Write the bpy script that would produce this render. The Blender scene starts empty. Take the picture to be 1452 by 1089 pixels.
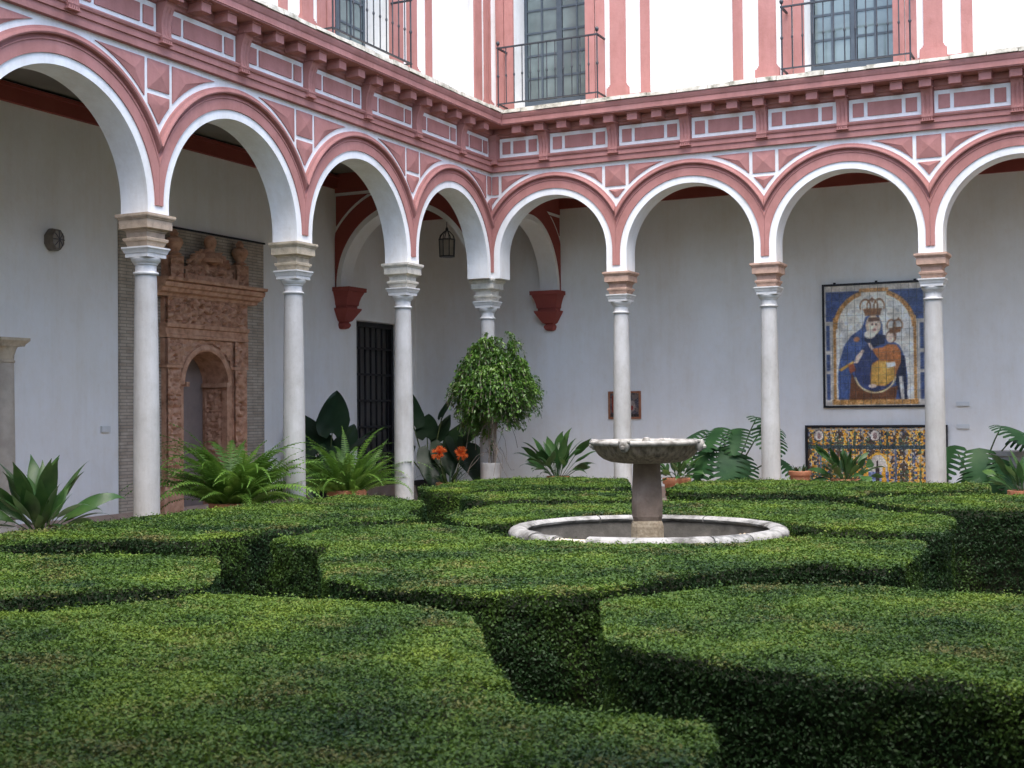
import bpy, bmesh, math, random
import numpy as np
from mathutils import Vector, Matrix

random.seed(7); RNG = np.random.default_rng(11)
scn = bpy.context.scene
COL = scn.collection
R = math.radians

# ------------------------------------------------------------------ camera, sky, sun, exposure
EYE = 1.65
cam_d = bpy.data.cameras.new('camera'); cam = bpy.data.objects.new('camera', cam_d); COL.objects.link(cam)
cam_d.sensor_width = 36.0; cam_d.lens = 36.0 * 1844.73 / 1452.0
cam_d.clip_start = 0.05; cam_d.clip_end = 500
CP = Vector((10.366, -20.363, EYE))
YAW, PIT, ROL = R(-25.9263), R(1.17349), R(-0.54521)
fw = Vector((math.sin(YAW)*math.cos(PIT), math.cos(YAW)*math.cos(PIT), math.sin(PIT)))
rt = Vector((math.cos(YAW), -math.sin(YAW), 0)); up = rt.cross(fw)
r2 = rt*math.cos(ROL) + up*math.sin(ROL); u2 = up*math.cos(ROL) - rt*math.sin(ROL)
M = Matrix((r2, u2, -fw)).transposed().to_4x4(); M.translation = CP
cam.matrix_world = M
scn.camera = cam
cam_d.dof.use_dof = True; cam_d.dof.focus_distance = 15.0; cam_d.dof.aperture_fstop = 5.6

world = bpy.data.worlds.new('World'); scn.world = world; world.use_nodes = True
wn = world.node_tree; wn.nodes.clear()
wo = wn.nodes.new('ShaderNodeOutputWorld'); wb = wn.nodes.new('ShaderNodeBackground'); sk = wn.nodes.new('ShaderNodeTexSky')
SUN_EL, SUN_AZ = R(72), R(150)      # azimuth measured clockwise from +Y
sk.sky_type = 'NISHITA'; sk.sun_disc = False; sk.sun_elevation = SUN_EL; sk.sun_rotation = SUN_AZ
sk.air_density = 1.0; sk.dust_density = 2.2; sk.ozone_density = 1.0
wb.inputs['Strength'].default_value = 0.15
wn.links.new(sk.outputs[0], wb.inputs[0]); wn.links.new(wb.outputs[0], wo.inputs[0])
sd = bpy.data.lights.new('sun', 'SUN'); sun = bpy.data.objects.new('sun', sd); COL.objects.link(sun)
sd.energy = 1.5; sd.angle = R(50); sd.color = (1.0, 0.955, 0.885)
sv = Vector((math.sin(SUN_AZ)*math.cos(SUN_EL), math.cos(SUN_AZ)*math.cos(SUN_EL), math.sin(SUN_EL)))
sun.rotation_euler = (-sv).to_track_quat('-Z', 'Y').to_euler()
scn.view_settings.view_transform = 'Standard'; scn.view_settings.look = 'None'
scn.view_settings.exposure = 2.05; scn.view_settings.gamma = 1.0
scn.view_settings.use_curve_mapping = False
scn.render.engine = 'CYCLES'
scn.cycles.max_bounces = 8; scn.cycles.diffuse_bounces = 6; scn.cycles.transparent_max_bounces = 6

# ------------------------------------------------------------------ materials
def new_mat(name):
    m = bpy.data.materials.new(name); m.use_nodes = True
    nt = m.node_tree; b = nt.nodes['Principled BSDF']
    return m, nt, b
def N(nt, t, **kw):
    n = nt.nodes.new(t)
    for k, v in kw.items():
        if k in n.inputs: n.inputs[k].default_value = v
        else: setattr(n, k, v)
    return n
def ramp(nt, fac, stops):
    r = nt.nodes.new('ShaderNodeValToRGB'); e = r.color_ramp.elements
    while len(e) < len(stops): e.new(0.5)
    for el, (p, c) in zip(e, stops):
        el.position = p; el.color = (c[0], c[1], c[2], 1)
    nt.links.new(fac, r.inputs[0]); return r
def coords(nt, kind='Object'):
    return nt.nodes.new('ShaderNodeTexCoord').outputs[kind]
def surf(name, stops, scale=3.0, rough=0.8, bump=0.15, bscale=40.0, detail=6.0, stretch=None, spec=0.3, world_co=False, streak=0.0):
    m, nt, b = new_mat(name)
    if world_co:
        co = nt.nodes.new('ShaderNodeNewGeometry').outputs['Position']
    else:
        co = coords(nt)
    if stretch:
        mp = N(nt, 'ShaderNodeMapping'); mp.inputs['Scale'].default_value = stretch
        nt.links.new(co, mp.inputs[0]); co2 = mp.outputs[0]
    else: co2 = co
    n1 = N(nt, 'ShaderNodeTexNoise', Scale=scale, Detail=detail, Roughness=0.6); nt.links.new(co2, n1.inputs['Vector'])
    r = ramp(nt, n1.outputs['Fac'], stops); colr = r.outputs[0]
    if streak > 0:
        for sc_, lo_, hi_, st_ in ((3.5, .34, .56, (1, 1, .10)), (1.1, .36, .60, (1, 1, .8)), (11.0, .30, .50, (1, 1, .6))):
            mq = N(nt, 'ShaderNodeMapping'); mq.inputs['Scale'].default_value = st_; mq.inputs['Location'].default_value = (sc_, 3.1, 1.7); nt.links.new(co, mq.inputs[0])
            ns = N(nt, 'ShaderNodeTexNoise', Scale=sc_, Detail=6.0, Roughness=.7); nt.links.new(mq.outputs[0], ns.inputs['Vector'])
            g_ = 1-streak*(1.0 if sc_ < 5 else .6)
            rs_ = ramp(nt, ns.outputs['Fac'], [(lo_, (g_, g_*.985, g_*.96)), (hi_, (1, 1, 1))])
            mm_ = N(nt, 'ShaderNodeMixRGB', blend_type='MULTIPLY'); mm_.inputs[0].default_value = 1.0
            nt.links.new(colr, mm_.inputs[1]); nt.links.new(rs_.outputs[0], mm_.inputs[2]); colr = mm_.outputs[0]
    nt.links.new(colr, b.inputs['Base Color'])
    b.inputs['Roughness'].default_value = rough; b.inputs['Specular IOR Level'].default_value = spec
    if bump > 0:
        n2 = N(nt, 'ShaderNodeTexNoise', Scale=bscale, Detail=5.0, Roughness=0.65); nt.links.new(co, n2.inputs['Vector'])
        bp = N(nt, 'ShaderNodeBump', Strength=bump, Distance=0.02); nt.links.new(n2.outputs['Fac'], bp.inputs['Height'])
        nt.links.new(bp.outputs[0], b.inputs['Normal'])
    return m

MT = {}
MT['white'] = surf('white_plaster', [(0.30, (.78, .775, .76)), (0.5, (.83, .825, .815)), (0.7, (.86, .85, .83))], 1.3, .85, .2, 9, world_co=True, streak=.10)
MT['wallin'] = surf('gallery_plaster', [(0.25, (.76, .745, .715)), (0.5, (.825, .81, .785)), (0.75, (.85, .84, .82))], .8, .85, .3, 5, world_co=True, streak=.04)
MT['pink'] = surf('pink_plaster', [(0.25, (.385, .170, .148)), (0.5, (.44, .200, .177)), (0.75, (.475, .228, .203))], 2.2, .85, .25, 22, world_co=True, streak=.13)
MT['red'] = surf('dark_red_plaster', [(0.3, (.24, .050, .038)), (0.7, (.30, .072, .055))], 2.0, .8, .15, 25, world_co=True)
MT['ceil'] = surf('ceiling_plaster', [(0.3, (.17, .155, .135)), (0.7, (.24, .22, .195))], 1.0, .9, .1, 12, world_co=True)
MT['ledge'] = surf('ledge_stone', [(0.28, (.16, .15, .11)), (0.45, (.42, .39, .32)), (0.6, (.58, .53, .45)), (0.75, (.50, .50, .47))], 7.0, .9, .5, 40, world_co=True)
MT['marble'] = surf('column_marble', [(0.22, (.40, .395, .38)), (0.45, (.47, .465, .455)), (0.75, (.51, .505, .495))], 5.0, .6, .2, 45, stretch=(1, 1, .6), world_co=True, streak=.16)
MT['capital'] = surf('capital_marble', [(0.25, (.42, .41, .39)), (0.5, (.56, .55, .53)), (0.7, (.62, .61, .59))], 9.0, .65, .2, 50, world_co=True)
def impost_mat(name, c):
    return surf(name, [(0.25, tuple(x*.62 for x in c)), (0.5, c), (0.72, tuple(min(.8, x*1.18) for x in c))], 10.0, .85, .35, 60, world_co=True)
MT['imp0'] = impost_mat('impost_beige', (.42, .32, .23))
MT['imp1'] = impost_mat('impost_ochre', (.47, .39, .28))
MT['imp2'] = impost_mat('impost_cream', (.56, .52, .44))
MT['imp3'] = impost_mat('impost_rose', (.45, .295, .22))
MT['floor'] = surf('gallery_floor_tile', [(0.3, (.36, .29, .23)), (0.7, (.48, .40, .33))], 2.5, .6, .1, 30, world_co=True)
MT['kerb'] = surf('kerb_stone', [(0.3, (.36, .31, .25)), (0.7, (.50, .44, .36))], 5, .85, .3, 40, world_co=True)
MT['skirt'] = surf('skirting_stone', [(0.3, (.33, .23, .18)), (0.7, (.45, .34, .28))], 4, .7, .2, 30, world_co=True)
MT['soil'] = surf('garden_soil', [(0.3, (.035, .026, .017)), (0.7, (.085, .065, .042))], 6, .95, .8, 25, world_co=True)
MT['potsoil'] = surf('potting_soil', [(0.3, (.02, .014, .01)), (0.7, (.05, .036, .024))], 30, .95, .6, 60)
MT['iron'] = surf('wrought_iron', [(0.3, (.018, .02, .025)), (0.7, (.035, .038, .045))], 20, .5, .1, 80, spec=.5)
MT['bronze'] = surf('bronze', [(0.3, (.10, .08, .06)), (0.7, (.18, .15, .115))], 14, .45, .1, 60, spec=.5)
MT['frame'] = surf('window_paint', [(0.3, (.055, .070, .085)), (0.7, (.075, .092, .108))], 8, .5, .05, 60)
MT['black'] = surf('black_wood', [(0.3, (.010, .010, .012)), (0.7, (.022, .020, .022))], 12, .45, .1, 60)
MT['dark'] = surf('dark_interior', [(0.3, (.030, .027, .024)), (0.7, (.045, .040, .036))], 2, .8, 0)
MT['terra'] = surf('terracotta', [(0.3, (.26, .10, .05)), (0.5, (.34, .14, .075)), (0.75, (.42, .22, .14))], 9, .85, .25, 60)
MT['palepot'] = surf('pale_pot', [(0.3, (.52, .49, .44)), (0.7, (.66, .63, .58))], 6, .8, .2, 40)
MT['greypot'] = surf('grey_plastic_pot', [(0.3, (.26, .255, .25)), (0.7, (.33, .32, .31))], 3, .6, .05, 40)
MT['carved'] = surf('carved_terracotta', [(0.25, (.26, .125, .070)), (0.5, (.52, .285, .180)), (0.75, (.64, .40, .275))], 8, .9, .35, 45, world_co=True)
MT['niche'] = surf('niche_plaster', [(0.3, (.20, .155, .135)), (0.7, (.28, .22, .195))], 3, .9, .15, 30, world_co=True)
MT['fpillar'] = surf('fountain_pillar_stone', [(0.28, (.15, .115, .09)), (0.5, (.25, .19, .15)), (0.72, (.33, .265, .215))], 6, .85, .3, 50, world_co=True)
MT['basin_in'] = surf('basin_inner_stone', [(0.3, (.085, .08, .07)), (0.55, (.15, .14, .125)), (0.75, (.22, .20, .18))], 6, .85, .3, 40, world_co=True)
MT['gold'] = surf('carved_mask_stone', [(0.3, (.25, .19, .12)), (0.7, (.48, .40, .29))], 30, .9, .4, 60, world_co=True)
MT['plaque'] = surf('plaque_plastic', [(0.3, (.62, .62, .60)), (0.7, (.68, .68, .66))], 5, .5, 0)
MT['stem'] = surf('plant_stem', [(0.3, (.05, .07, .02)), (0.7, (.10, .12, .04))], 20, .7, .1, 60)
MT['bark'] = surf('tree_bark', [(0.3, (.14, .11, .085)), (0.7, (.27, .22, .175))], 25, .9, .4, 80)
MT['orange'] = surf('orange_petals', [(0.3, (.75, .10, .015)), (0.7, (.85, .22, .05))], 30, .6, 0)
MT['yellow'] = surf('petal_throat', [(0.3, (.75, .45, .10)), (0.7, (.85, .6, .2))], 30, .6, 0)

def glass_mat(name, base, rough=.08):
    m, nt, b = new_mat(name)
    n1 = N(nt, 'ShaderNodeTexNoise', Scale=2.3, Detail=3.0)
    nt.links.new(nt.nodes.new('ShaderNodeNewGeometry').outputs['Position'], n1.inputs['Vector'])
    r = ramp(nt, n1.outputs['Fac'], [(0.35, tuple(x*.75 for x in base)), (0.65, tuple(x*1.15 for x in base))])
    nt.links.new(r.outputs[0], b.inputs['Base Color'])
    b.inputs['Roughness'].default_value = rough; b.inputs['Specular IOR Level'].default_value = .8
    bp = N(nt, 'ShaderNodeBump', Strength=.03, Distance=.05); nt.links.new(n1.outputs['Fac'], bp.inputs['Height']); nt.links.new(bp.outputs[0], b.inputs['Normal'])
    return m
MT['pane'] = glass_mat('window_glass', (.13, .165, .160))
MT['doorglass'] = glass_mat('door_glass', (.085, .078, .072), .3)
MT['lampglass'] = glass_mat('lamp_glass', (.36, .33, .28), .2)
MT['water'] = glass_mat('basin_water', (.02, .025, .02), .05)

# stained white marble of the fountain rim: weathering with shapes of its own
def stained(name, clean, stain, lo, hi, scale, stretch):
    m, nt, b = new_mat(name)
    co = nt.nodes.new('ShaderNodeNewGeometry').outputs['Position']
    mp = N(nt, 'ShaderNodeMapping'); mp.inputs['Scale'].default_value = stretch; nt.links.new(co, mp.inputs[0])
    n1 = N(nt, 'ShaderNodeTexNoise', Scale=scale, Detail=7.0, Roughness=.65); nt.links.new(mp.outputs[0], n1.inputs['Vector'])
    r = ramp(nt, n1.outputs['Fac'], [(lo, stain), (hi, clean), (.75, tuple(min(.85, c*1.08) for c in clean))])
    nt.links.new(r.outputs[0], b.inputs['Base Color']); b.inputs['Roughness'].default_value = .75
    n2 = N(nt, 'ShaderNodeTexNoise', Scale=45.0, Detail=5.0); nt.links.new(co, n2.inputs['Vector'])
    bp = N(nt, 'ShaderNodeBump', Strength=.3, Distance=.02); nt.links.new(n2.outputs['Fac'], bp.inputs['Height']); nt.links.new(bp.outputs[0], b.inputs['Normal'])
    return m
MT['rim'] = stained('rim_marble', (.27, .265, .255), (.06, .056, .05), .36, .58, 4.5, (1, 1, 1.5))
MT['rimgrey'] = stained('rim_grey_marble', (.27, .27, .265), (.07, .07, .066), .38, .56, 6.0, (1, 1, 1))
MT['bowlrim'] = stained('bowl_rim_marble', (.30, .288, .262), (.11, .10, .085), .36, .56, 9.0, (1, 1, 1))
MT['bowl'] = stained('bowl_streaked_marble', (.30, .245, .18), (.085, .066, .046), .34, .62, 7.0, (4.0, 4.0, .25))

# brick panel behind the portal (courses too small to pick apart)
def brick_mat():
    m, nt, b = new_mat('thin_brick')
    co = nt.nodes.new('ShaderNodeNewGeometry').outputs['Position']
    sp = nt.nodes.new('ShaderNodeSeparateXYZ'); nt.links.new(co, sp.inputs[0])
    cb = nt.nodes.new('ShaderNodeCombineXYZ'); nt.links.new(sp.outputs['Y'], cb.inputs['X']); nt.links.new(sp.outputs['Z'], cb.inputs['Y'])
    br = N(nt, 'ShaderNodeTexBrick'); br.inputs['Scale'].default_value = 1.0
    br.inputs['Brick Width'].default_value = .26; br.inputs['Row Height'].default_value = .048; br.inputs['Mortar Size'].default_value = .006
    br.inputs['Color1'].default_value = (.40, .325, .25, 1); br.inputs['Color2'].default_value = (.50, .425, .34, 1); br.inputs['Mortar'].default_value = (.24, .215, .185, 1)
    br.inputs['Bias'].default_value = .1
    nt.links.new(cb.outputs[0], br.inputs['Vector'])
    n1 = N(nt, 'ShaderNodeTexNoise', Scale=5.0, Detail=5.0); nt.links.new(co, n1.inputs['Vector'])
    mx = N(nt, 'ShaderNodeMixRGB', blend_type='MULTIPLY'); mx.inputs[0].default_value = .6
    r = ramp(nt, n1.outputs['Fac'], [(.3, (.6, .58, .55)), (.7, (1.1, 1.08, 1.05))])
    nt.links.new(br.outputs['Color'], mx.inputs[1]); nt.links.new(r.outputs[0], mx.inputs[2]); nt.links.new(mx.outputs[0], b.inputs['Base Color'])
    bp = N(nt, 'ShaderNodeBump', Strength=.6, Distance=.012); bp.invert = True
    nt.links.new(br.outputs['Fac'], bp.inputs['Height']); nt.links.new(bp.outputs[0], b.inputs['Normal'])
    b.inputs['Roughness'].default_value = .9
    return m
MT['brick'] = brick_mat()

# foliage: colour comes from a per-leaf random value and broad patches of new / old growth
def leaf_mat(name, dark, mid, light, dry=None, pscale=1.3, rough=.42, transl=.25, spec=.35):
    m, nt, b = new_mat(name)
    at = nt.nodes.new('ShaderNodeAttribute'); at.attribute_name = 'rnd'
    co = nt.nodes.new('ShaderNodeNewGeometry').outputs['Position']
    n1 = N(nt, 'ShaderNodeTexNoise', Scale=pscale, Detail=4.0, Roughness=.6); nt.links.new(co, n1.inputs['Vector'])
    ad = N(nt, 'ShaderNodeMath', operation='MULTIPLY_ADD'); ad.inputs[1].default_value = .30; nt.links.new(at.outputs['Fac'], ad.inputs[0])
    sc = N(nt, 'ShaderNodeMath', operation='MULTIPLY_ADD'); sc.inputs[1].default_value = 1.7; sc.inputs[2].default_value = -.58; nt.links.new(n1.outputs['Fac'], sc.inputs[0])
    nt.links.new(sc.outputs[0], ad.inputs[2])
    r = ramp(nt, ad.outputs[0], [(.15, dark), (.5, mid), (.92, light)])
    col = r.outputs[0]
    if dry:
        n3 = N(nt, 'ShaderNodeTexNoise', Scale=pscale*2.1, Detail=3.0); nt.links.new(co, n3.inputs['Vector'])
        a2 = N(nt, 'ShaderNodeMath', operation='MULTIPLY_ADD'); a2.inputs[1].default_value = .22; nt.links.new(at.outputs['Fac'], a2.inputs[0]); nt.links.new(n3.outputs['Fac'], a2.inputs[2])
        r3 = ramp(nt, a2.outputs[0], [(.70, (0, 0, 0)), (.86, (.6, .6, .6))])
        mx = N(nt, 'ShaderNodeMixRGB'); nt.links.new(r3.outputs[0], mx.inputs[0]); nt.links.new(col, mx.inputs[1]); mx.inputs[2].default_value = (*dry, 1)
        col = mx.outputs[0]
    nt.links.new(col, b.inputs['Base Color']); b.inputs['Roughness'].default_value = rough; b.inputs['Specular IOR Level'].default_value = spec
    tr = nt.nodes.new('ShaderNodeBsdfTranslucent'); nt.links.new(col, tr.inputs[0])
    ms = nt.nodes.new('ShaderNodeMixShader'); ms.inputs[0].default_value = transl
    out = nt.nodes['Material Output']
    nt.links.new(b.outputs[0], ms.inputs[1]); nt.links.new(tr.outputs[0], ms.inputs[2]); nt.links.new(ms.outputs[0], out.inputs[0])
    return m
MT['box'] = leaf_mat('boxwood_leaf', (.014, .038, .010), (.060, .115, .017), (.155, .215, .026), dry=(.16, .125, .05), pscale=1.2, rough=.55, spec=.2)
MT['aspi'] = leaf_mat('aspidistra_leaf', (.026, .070, .020), (.046, .110, .028), (.090, .165, .042), pscale=3, rough=.35)
MT['fern'] = leaf_mat('fern_frond', (.055, .130, .018), (.105, .215, .030), (.185, .300, .052), pscale=3, rough=.5, transl=.35)
MT['aloc'] = leaf_mat('elephant_ear_leaf', (.010, .026, .010), (.018, .042, .016), (.035, .065, .022), pscale=2, rough=.4)
MT['monst'] = leaf_mat('monstera_leaf', (.018, .055, .020), (.030, .084, .028), (.055, .120, .038), pscale=3, rough=.5, spec=.2)
MT['ficus'] = leaf_mat('ficus_leaf', (.045, .110, .018), (.090, .185, .028), (.170, .270, .050), pscale=4, rough=.4, transl=.3)
MT['cliv'] = leaf_mat('clivia_leaf', (.016, .042, .014), (.028, .066, .020), (.05, .10, .03), pscale=3)
MT['hedgecore'] = surf('boxwood_twigs', [(0.3, (.010, .014, .006)), (0.7, (.030, .034, .016))], 14, .95, .8, 40, world_co=True)

def tile_mat(name):
    m, nt, b = new_mat(name)
    at = nt.nodes.new('ShaderNodeAttribute'); at.attribute_name = 'paint'
    co = nt.nodes.new('ShaderNodeNewGeometry').outputs['Position']
    n1 = N(nt, 'ShaderNodeTexNoise', Scale=28.0, Detail=4.0); nt.links.new(co, n1.inputs['Vector'])
    r = ramp(nt, n1.outputs['Fac'], [(.3, (.72, .72, .72)), (.65, (1.05, 1.05, 1.05))])
    mx = N(nt, 'ShaderNodeMixRGB', blend_type='MULTIPLY'); mx.inputs[0].default_value = .7
    nt.links.new(at.outputs['Color'], mx.inputs[1]); nt.links.new(r.outputs[0], mx.inputs[2]); nt.links.new(mx.outputs[0], b.inputs['Base Color'])
    b.inputs['Roughness'].default_value = .35
    return m
MT['tile'] = tile_mat('glazed_painted_tile')
MT['grout'] = surf('tile_grout', [(0.3, (.30, .29, .27)), (0.7, (.38, .37, .35))], 10, .9, .1, 60)

# ------------------------------------------------------------------ mesh helpers
class MB:
    def __init__(s): s.v = []; s.f = []
    def add(s, vs, fs):
        o = len(s.v); s.v += [tuple(p) for p in vs]; s.f += [tuple(i+o for i in f) for f in fs]
    def box(s, x0, x1, y0, y1, z0, z1):
        s.add([(x0,y0,z0),(x1,y0,z0),(x1,y1,z0),(x0,y1,z0),(x0,y0,z1),(x1,y0,z1),(x1,y1,z1),(x0,y1,z1)],
              [(0,3,2,1),(4,5,6,7),(0,1,5,4),(1,2,6,5),(2,3,7,6),(3,0,4,7)])
    def hexa(s, lo, hi):      # two quads, bottom and top
        s.add(list(lo)+list(hi), [(0,3,2,1),(4,5,6,7),(0,1,5,4),(1,2,6,5),(2,3,7,6),(3,0,4,7)])
    def lathe(s, prof, n=24, c=(0,0,0), cap=True):
        vs = []
        for r_, z in prof:
            for i in range(n):
                a = 2*math.pi*i/n; vs.append((c[0]+r_*math.cos(a), c[1]+r_*math.sin(a), c[2]+z))
        fs = []
        for k in range(len(prof)-1):
            for i in range(n):
                j = (i+1) % n; fs.append((k*n+i, k*n+j, (k+1)*n+j, (k+1)*n+i))
        if cap:
            fs.append(tuple(range(n-1, -1, -1))); fs.append(tuple((len(prof)-1)*n+i for i in range(n)))
        s.add(vs, fs)
    def loft(s, rings, cap=True):
        n = len(rings[0]); vs = [p for r_ in rings for p in r_]; fs = []
        for k in range(len(rings)-1):
            for i in range(n):
                j = (i+1) % n; fs.append((k*n+i, k*n+j, (k+1)*n+j, (k+1)*n+i))
        if cap: fs.append(tuple(range(n-1, -1, -1))); fs.append(tuple((len(rings)-1)*n+i for i in range(n)))
        s.add(vs, fs)
    def sqstack(s, prof, c=(0,0,0)):     # square sections (half, z)
        s.loft([[(c[0]-h, c[1]-h, c[2]+z), (c[0]+h, c[1]-h, c[2]+z), (c[0]+h, c[1]+h, c[2]+z), (c[0]-h, c[1]+h, c[2]+z)] for h, z in prof])
    def tube(s, pts, rad, n=6):
        pts = [Vector(p) for p in pts]; rings = []
        if not hasattr(rad, '__len__'): rad = [rad]*len(pts)
        prev = None
        for i, p in enumerate(pts):
            t = (pts[min(i+1, len(pts)-1)] - pts[max(i-1, 0)]).normalized()
            a = prev if prev is not None else (Vector((1,0,0)) if abs(t.x) < .8 else Vector((0,1,0)))
            u = t.cross(a).cross(t).normalized(); w = t.cross(u); prev = u
            rings.append([tuple(p + (u*math.cos(2*math.pi*k/n) + w*math.sin(2*math.pi*k/n))*rad[i]) for k in range(n)])
        s.loft(rings)
    def mesh(s, name, recalc=True, smooth=False, sharp=35):
        me = bpy.data.meshes.new(name); me.from_pydata(s.v, [], s.f)
        if recalc:
            bm = bmesh.new(); bm.from_mesh(me); bmesh.ops.recalc_face_normals(bm, faces=bm.faces); bm.to_mesh(me); bm.free()
        if smooth:
            me.polygons.foreach_set('use_smooth', [True]*len(me.polygons))
            me.set_sharp_from_angle(angle=R(sharp))
        return me
    def build(s, name, mat, parent=None, loc=None, rot=None, recalc=True, smooth=False, sharp=35, kind=None):
        me = s.mesh(name, recalc, smooth, sharp); me.materials.append(MT[mat] if isinstance(mat, str) else mat)
        return put(name, me, parent, loc, rot, kind)
def put(name, me, parent=None, loc=None, rot=None, kind=None, scale=None):
    o = bpy.data.objects.new(name, me); COL.objects.link(o)
    if parent is not None: o.parent = parent
    if loc is not None: o.location = loc
    if rot is not None: o.rotation_euler = rot
    if scale is not None: o.scale = scale
    if kind: o['kind'] = kind
    return o
def tag(o, label, cat, group=None):
    o['label'] = label; o['category'] = cat
    if group: o['group'] = group
    return o
def thing(name, label, cat, loc=(0,0,0), group=None, rotz=0):
    o = bpy.data.objects.new(name, None); COL.objects.link(o); o.location = loc; o.rotation_euler = (0, 0, rotz)
    o.empty_display_size = .2
    return tag(o, label, cat, group)

# ------------------------------------------------------------------ ground and floors
BL, BR = 2.9, 2.9*.86561           # arcade bays of the two wings
GL, GR = 3.05, 2.75                # gallery depths
W0, W1 = -.21, .19                 # back and front face of the arcade wall
ZS, ZC = 3.949, 5.32               # springing level, crown of the arches
GND = -.45
m = MB(); m.box(-40, 50, -60, 40, GND-.4, GND); m.build('ground', 'soil', kind='structure')
m = MB(); m.box(-GL-.3, .42, -23, GR+.3, GND-.3, 0.0); m.box(.42, 15.5, -.42, GR+.3, GND-.3, -0.001); m.box(.421, 15.5, -22, -17.85, GND-.3, -0.001); m.build('gallery_floor', 'floor', kind='structure')
m = MB(); m.box(.425, .62, -17.84, -.62, GND-.2, .006); m.box(.425, 12, -.615, -.425, GND-.2, .005); m.build('kerb', 'kerb', kind='structure')
# unseen wings closing the courtyard, heights chosen for the daylight they let in
def plain_wing(name, boxes):
    m = MB()
    for q in boxes: m.box(*q)
    m.build(name, 'wallin', kind='structure')
plain_wing('wall_east', [(12.4, 12.8, -21.5, -.45, 4.6, 8.4), (15.1, 15.4, -21.5, -.45, GND, 8.4), (12.81, 15.09, -21.5, -.45, 5.8, 6.1)]+[(12.42, 12.78, -2.9*k-3.2, -2.9*k-2.85, GND, 4.59) for k in range(6)])
plain_wing('wall_south', [(-3.3, 15.4, -18.4, -18.0, 4.6, 6.3), (-3.3, 15.4, -22.3, -22.0, GND, 6.3), (-3.3, 15.4, -21.99, -18.41, 5.8, 6.1)]+[(x, x+.36, -18.38, -18.02, .0, 4.59) for x in (1.5, 3.7, 5.6, 11.3)])

# ------------------------------------------------------------------ the cloister wings
class Map:
    def __init__(s, kind): s.k = kind
    def __call__(s, a, d, z):
        return {'R': (a, -d, z), 'L': (d, -a, z), 'T1': (-a, -d, z), 'T2': (d, a, z)}[s.k]
    def box(s, m, a0, a1, d0, d1, z0, z1):
        p = s(a0, d0, z0); q = s(a1, d1, z1)
        m.box(min(p[0],q[0]), max(p[0],q[0]), min(p[1],q[1]), max(p[1],q[1]), z0, z1)
def arch_pts(sc, r, zs, n=64, z0=ZS):
    pts = [(sc-r, z0)] if zs > z0 + .01 else []
    pts += [(sc-r*math.cos(math.pi*i/n), zs+r*math.sin(math.pi*i/n)) for i in range(n+1)]
    if zs > z0 + .01: pts.append((sc+r, z0))
    return pts
def arch_wall(mp, arches, a_lo, a_hi, ztop, d0, d1, mitre=None, z0=ZS):
    """solid wall with arch openings; arches: list of (centre, radius, spring z). mitre(d) gives the start at the corner."""
    m = MB(); st = mitre or (lambda d: a_lo)
    for d in (d0, d1):
        s0 = st(d); cur = s0
        for sc, r, zs in arches:
            m.add([mp(cur,d,z0), mp(sc-r,d,z0), mp(sc-r,d,ztop), mp(cur,d,ztop)], [(0,1,2,3)])
            pts = arch_pts(sc, r, zs, z0=z0)
            for p, q in zip(pts[:-1], pts[1:]):
                if abs(p[0]-q[0]) < 1e-6: continue
                m.add([mp(p[0],d,p[1]), mp(q[0],d,q[1]), mp(q[0],d,ztop), mp(p[0],d,ztop)], [(0,1,2,3)])
            cur = sc+r
        m.add([mp(cur,d,z0), mp(a_hi,d,z0), mp(a_hi,d,ztop), mp(cur,d,ztop)], [(0,1,2,3)])
    cur = None
    for sc, r, zs in arches:
        pts = arch_pts(sc, r, zs, z0=z0)
        for p, q in zip(pts[:-1], pts[1:]):
            m.add([mp(p[0],d0,p[1]), mp(q[0],d0,q[1]), mp(q[0],d1,q[1]), mp(p[0],d1,p[1])], [(0,1,2,3)])
        a = cur if cur is not None else None
        if a is None: m.add([mp(st(d0),d0,z0), mp(sc-r,d0,z0), mp(sc-r,d1,z0), mp(st(d1),d1,z0)], [(0,1,2,3)])
        else: m.add([mp(a,d0,z0), mp(sc-r,d0,z0), mp(sc-r,d1,z0), mp(a,d1,z0)], [(0,1,2,3)])
        cur = sc+r
    m.add([mp(cur,d0,z0), mp(a_hi,d0,z0), mp(a_hi,d1,z0), mp(cur,d1,z0)], [(0,1,2,3)])
    bm_me = m
    return bm_me
def weld(me):
    bm = bmesh.new(); bm.from_mesh(me); bmesh.ops.remove_doubles(bm, verts=bm.verts, dist=.0005)
    bmesh.ops.recalc_face_normals(bm, faces=bm.faces); bm.to_mesh(me); bm.free()
def archivolt(mp, sc, r, zs, lo, hi, zbot, prof, n=64):
    """moulded ring; prof = [(offset from intrados, d)], clipped to lo..hi along the wall"""
    m = MB(); rings = []
    ts = []
    if zs > zbot + .02: ts.append(('leg', -1))
    ts += [('arc', math.pi*i/n) for i in range(n+1)]
    if zs > zbot + .02: ts.append(('leg', 1))
    po = [o for o, d in prof[1:-1]]; pd = [d for o, d in prof[1:-1]]
    for kind, t in ts:
        ring = []
        for o, d in prof:
            rr = r+o
            c = (t if kind == 'leg' else -math.cos(t)); a = sc + c*rr
            lim = hi if c > 0 else lo
            if (c > 0 and a > hi) or (c < 0 and a < lo):
                rl = (lim-sc)/c
                dl = float(np.interp(rl-r, po, pd)); d = min(d, dl) if (o, d) in (prof[0], prof[-1]) else dl
                rr, a = rl, lim
            z = zbot if kind == 'leg' else zs + rr*math.sin(t)
            ring.append(mp(a, d, z))
        rings.append(ring)
    m.loft(rings)
    return m
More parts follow.
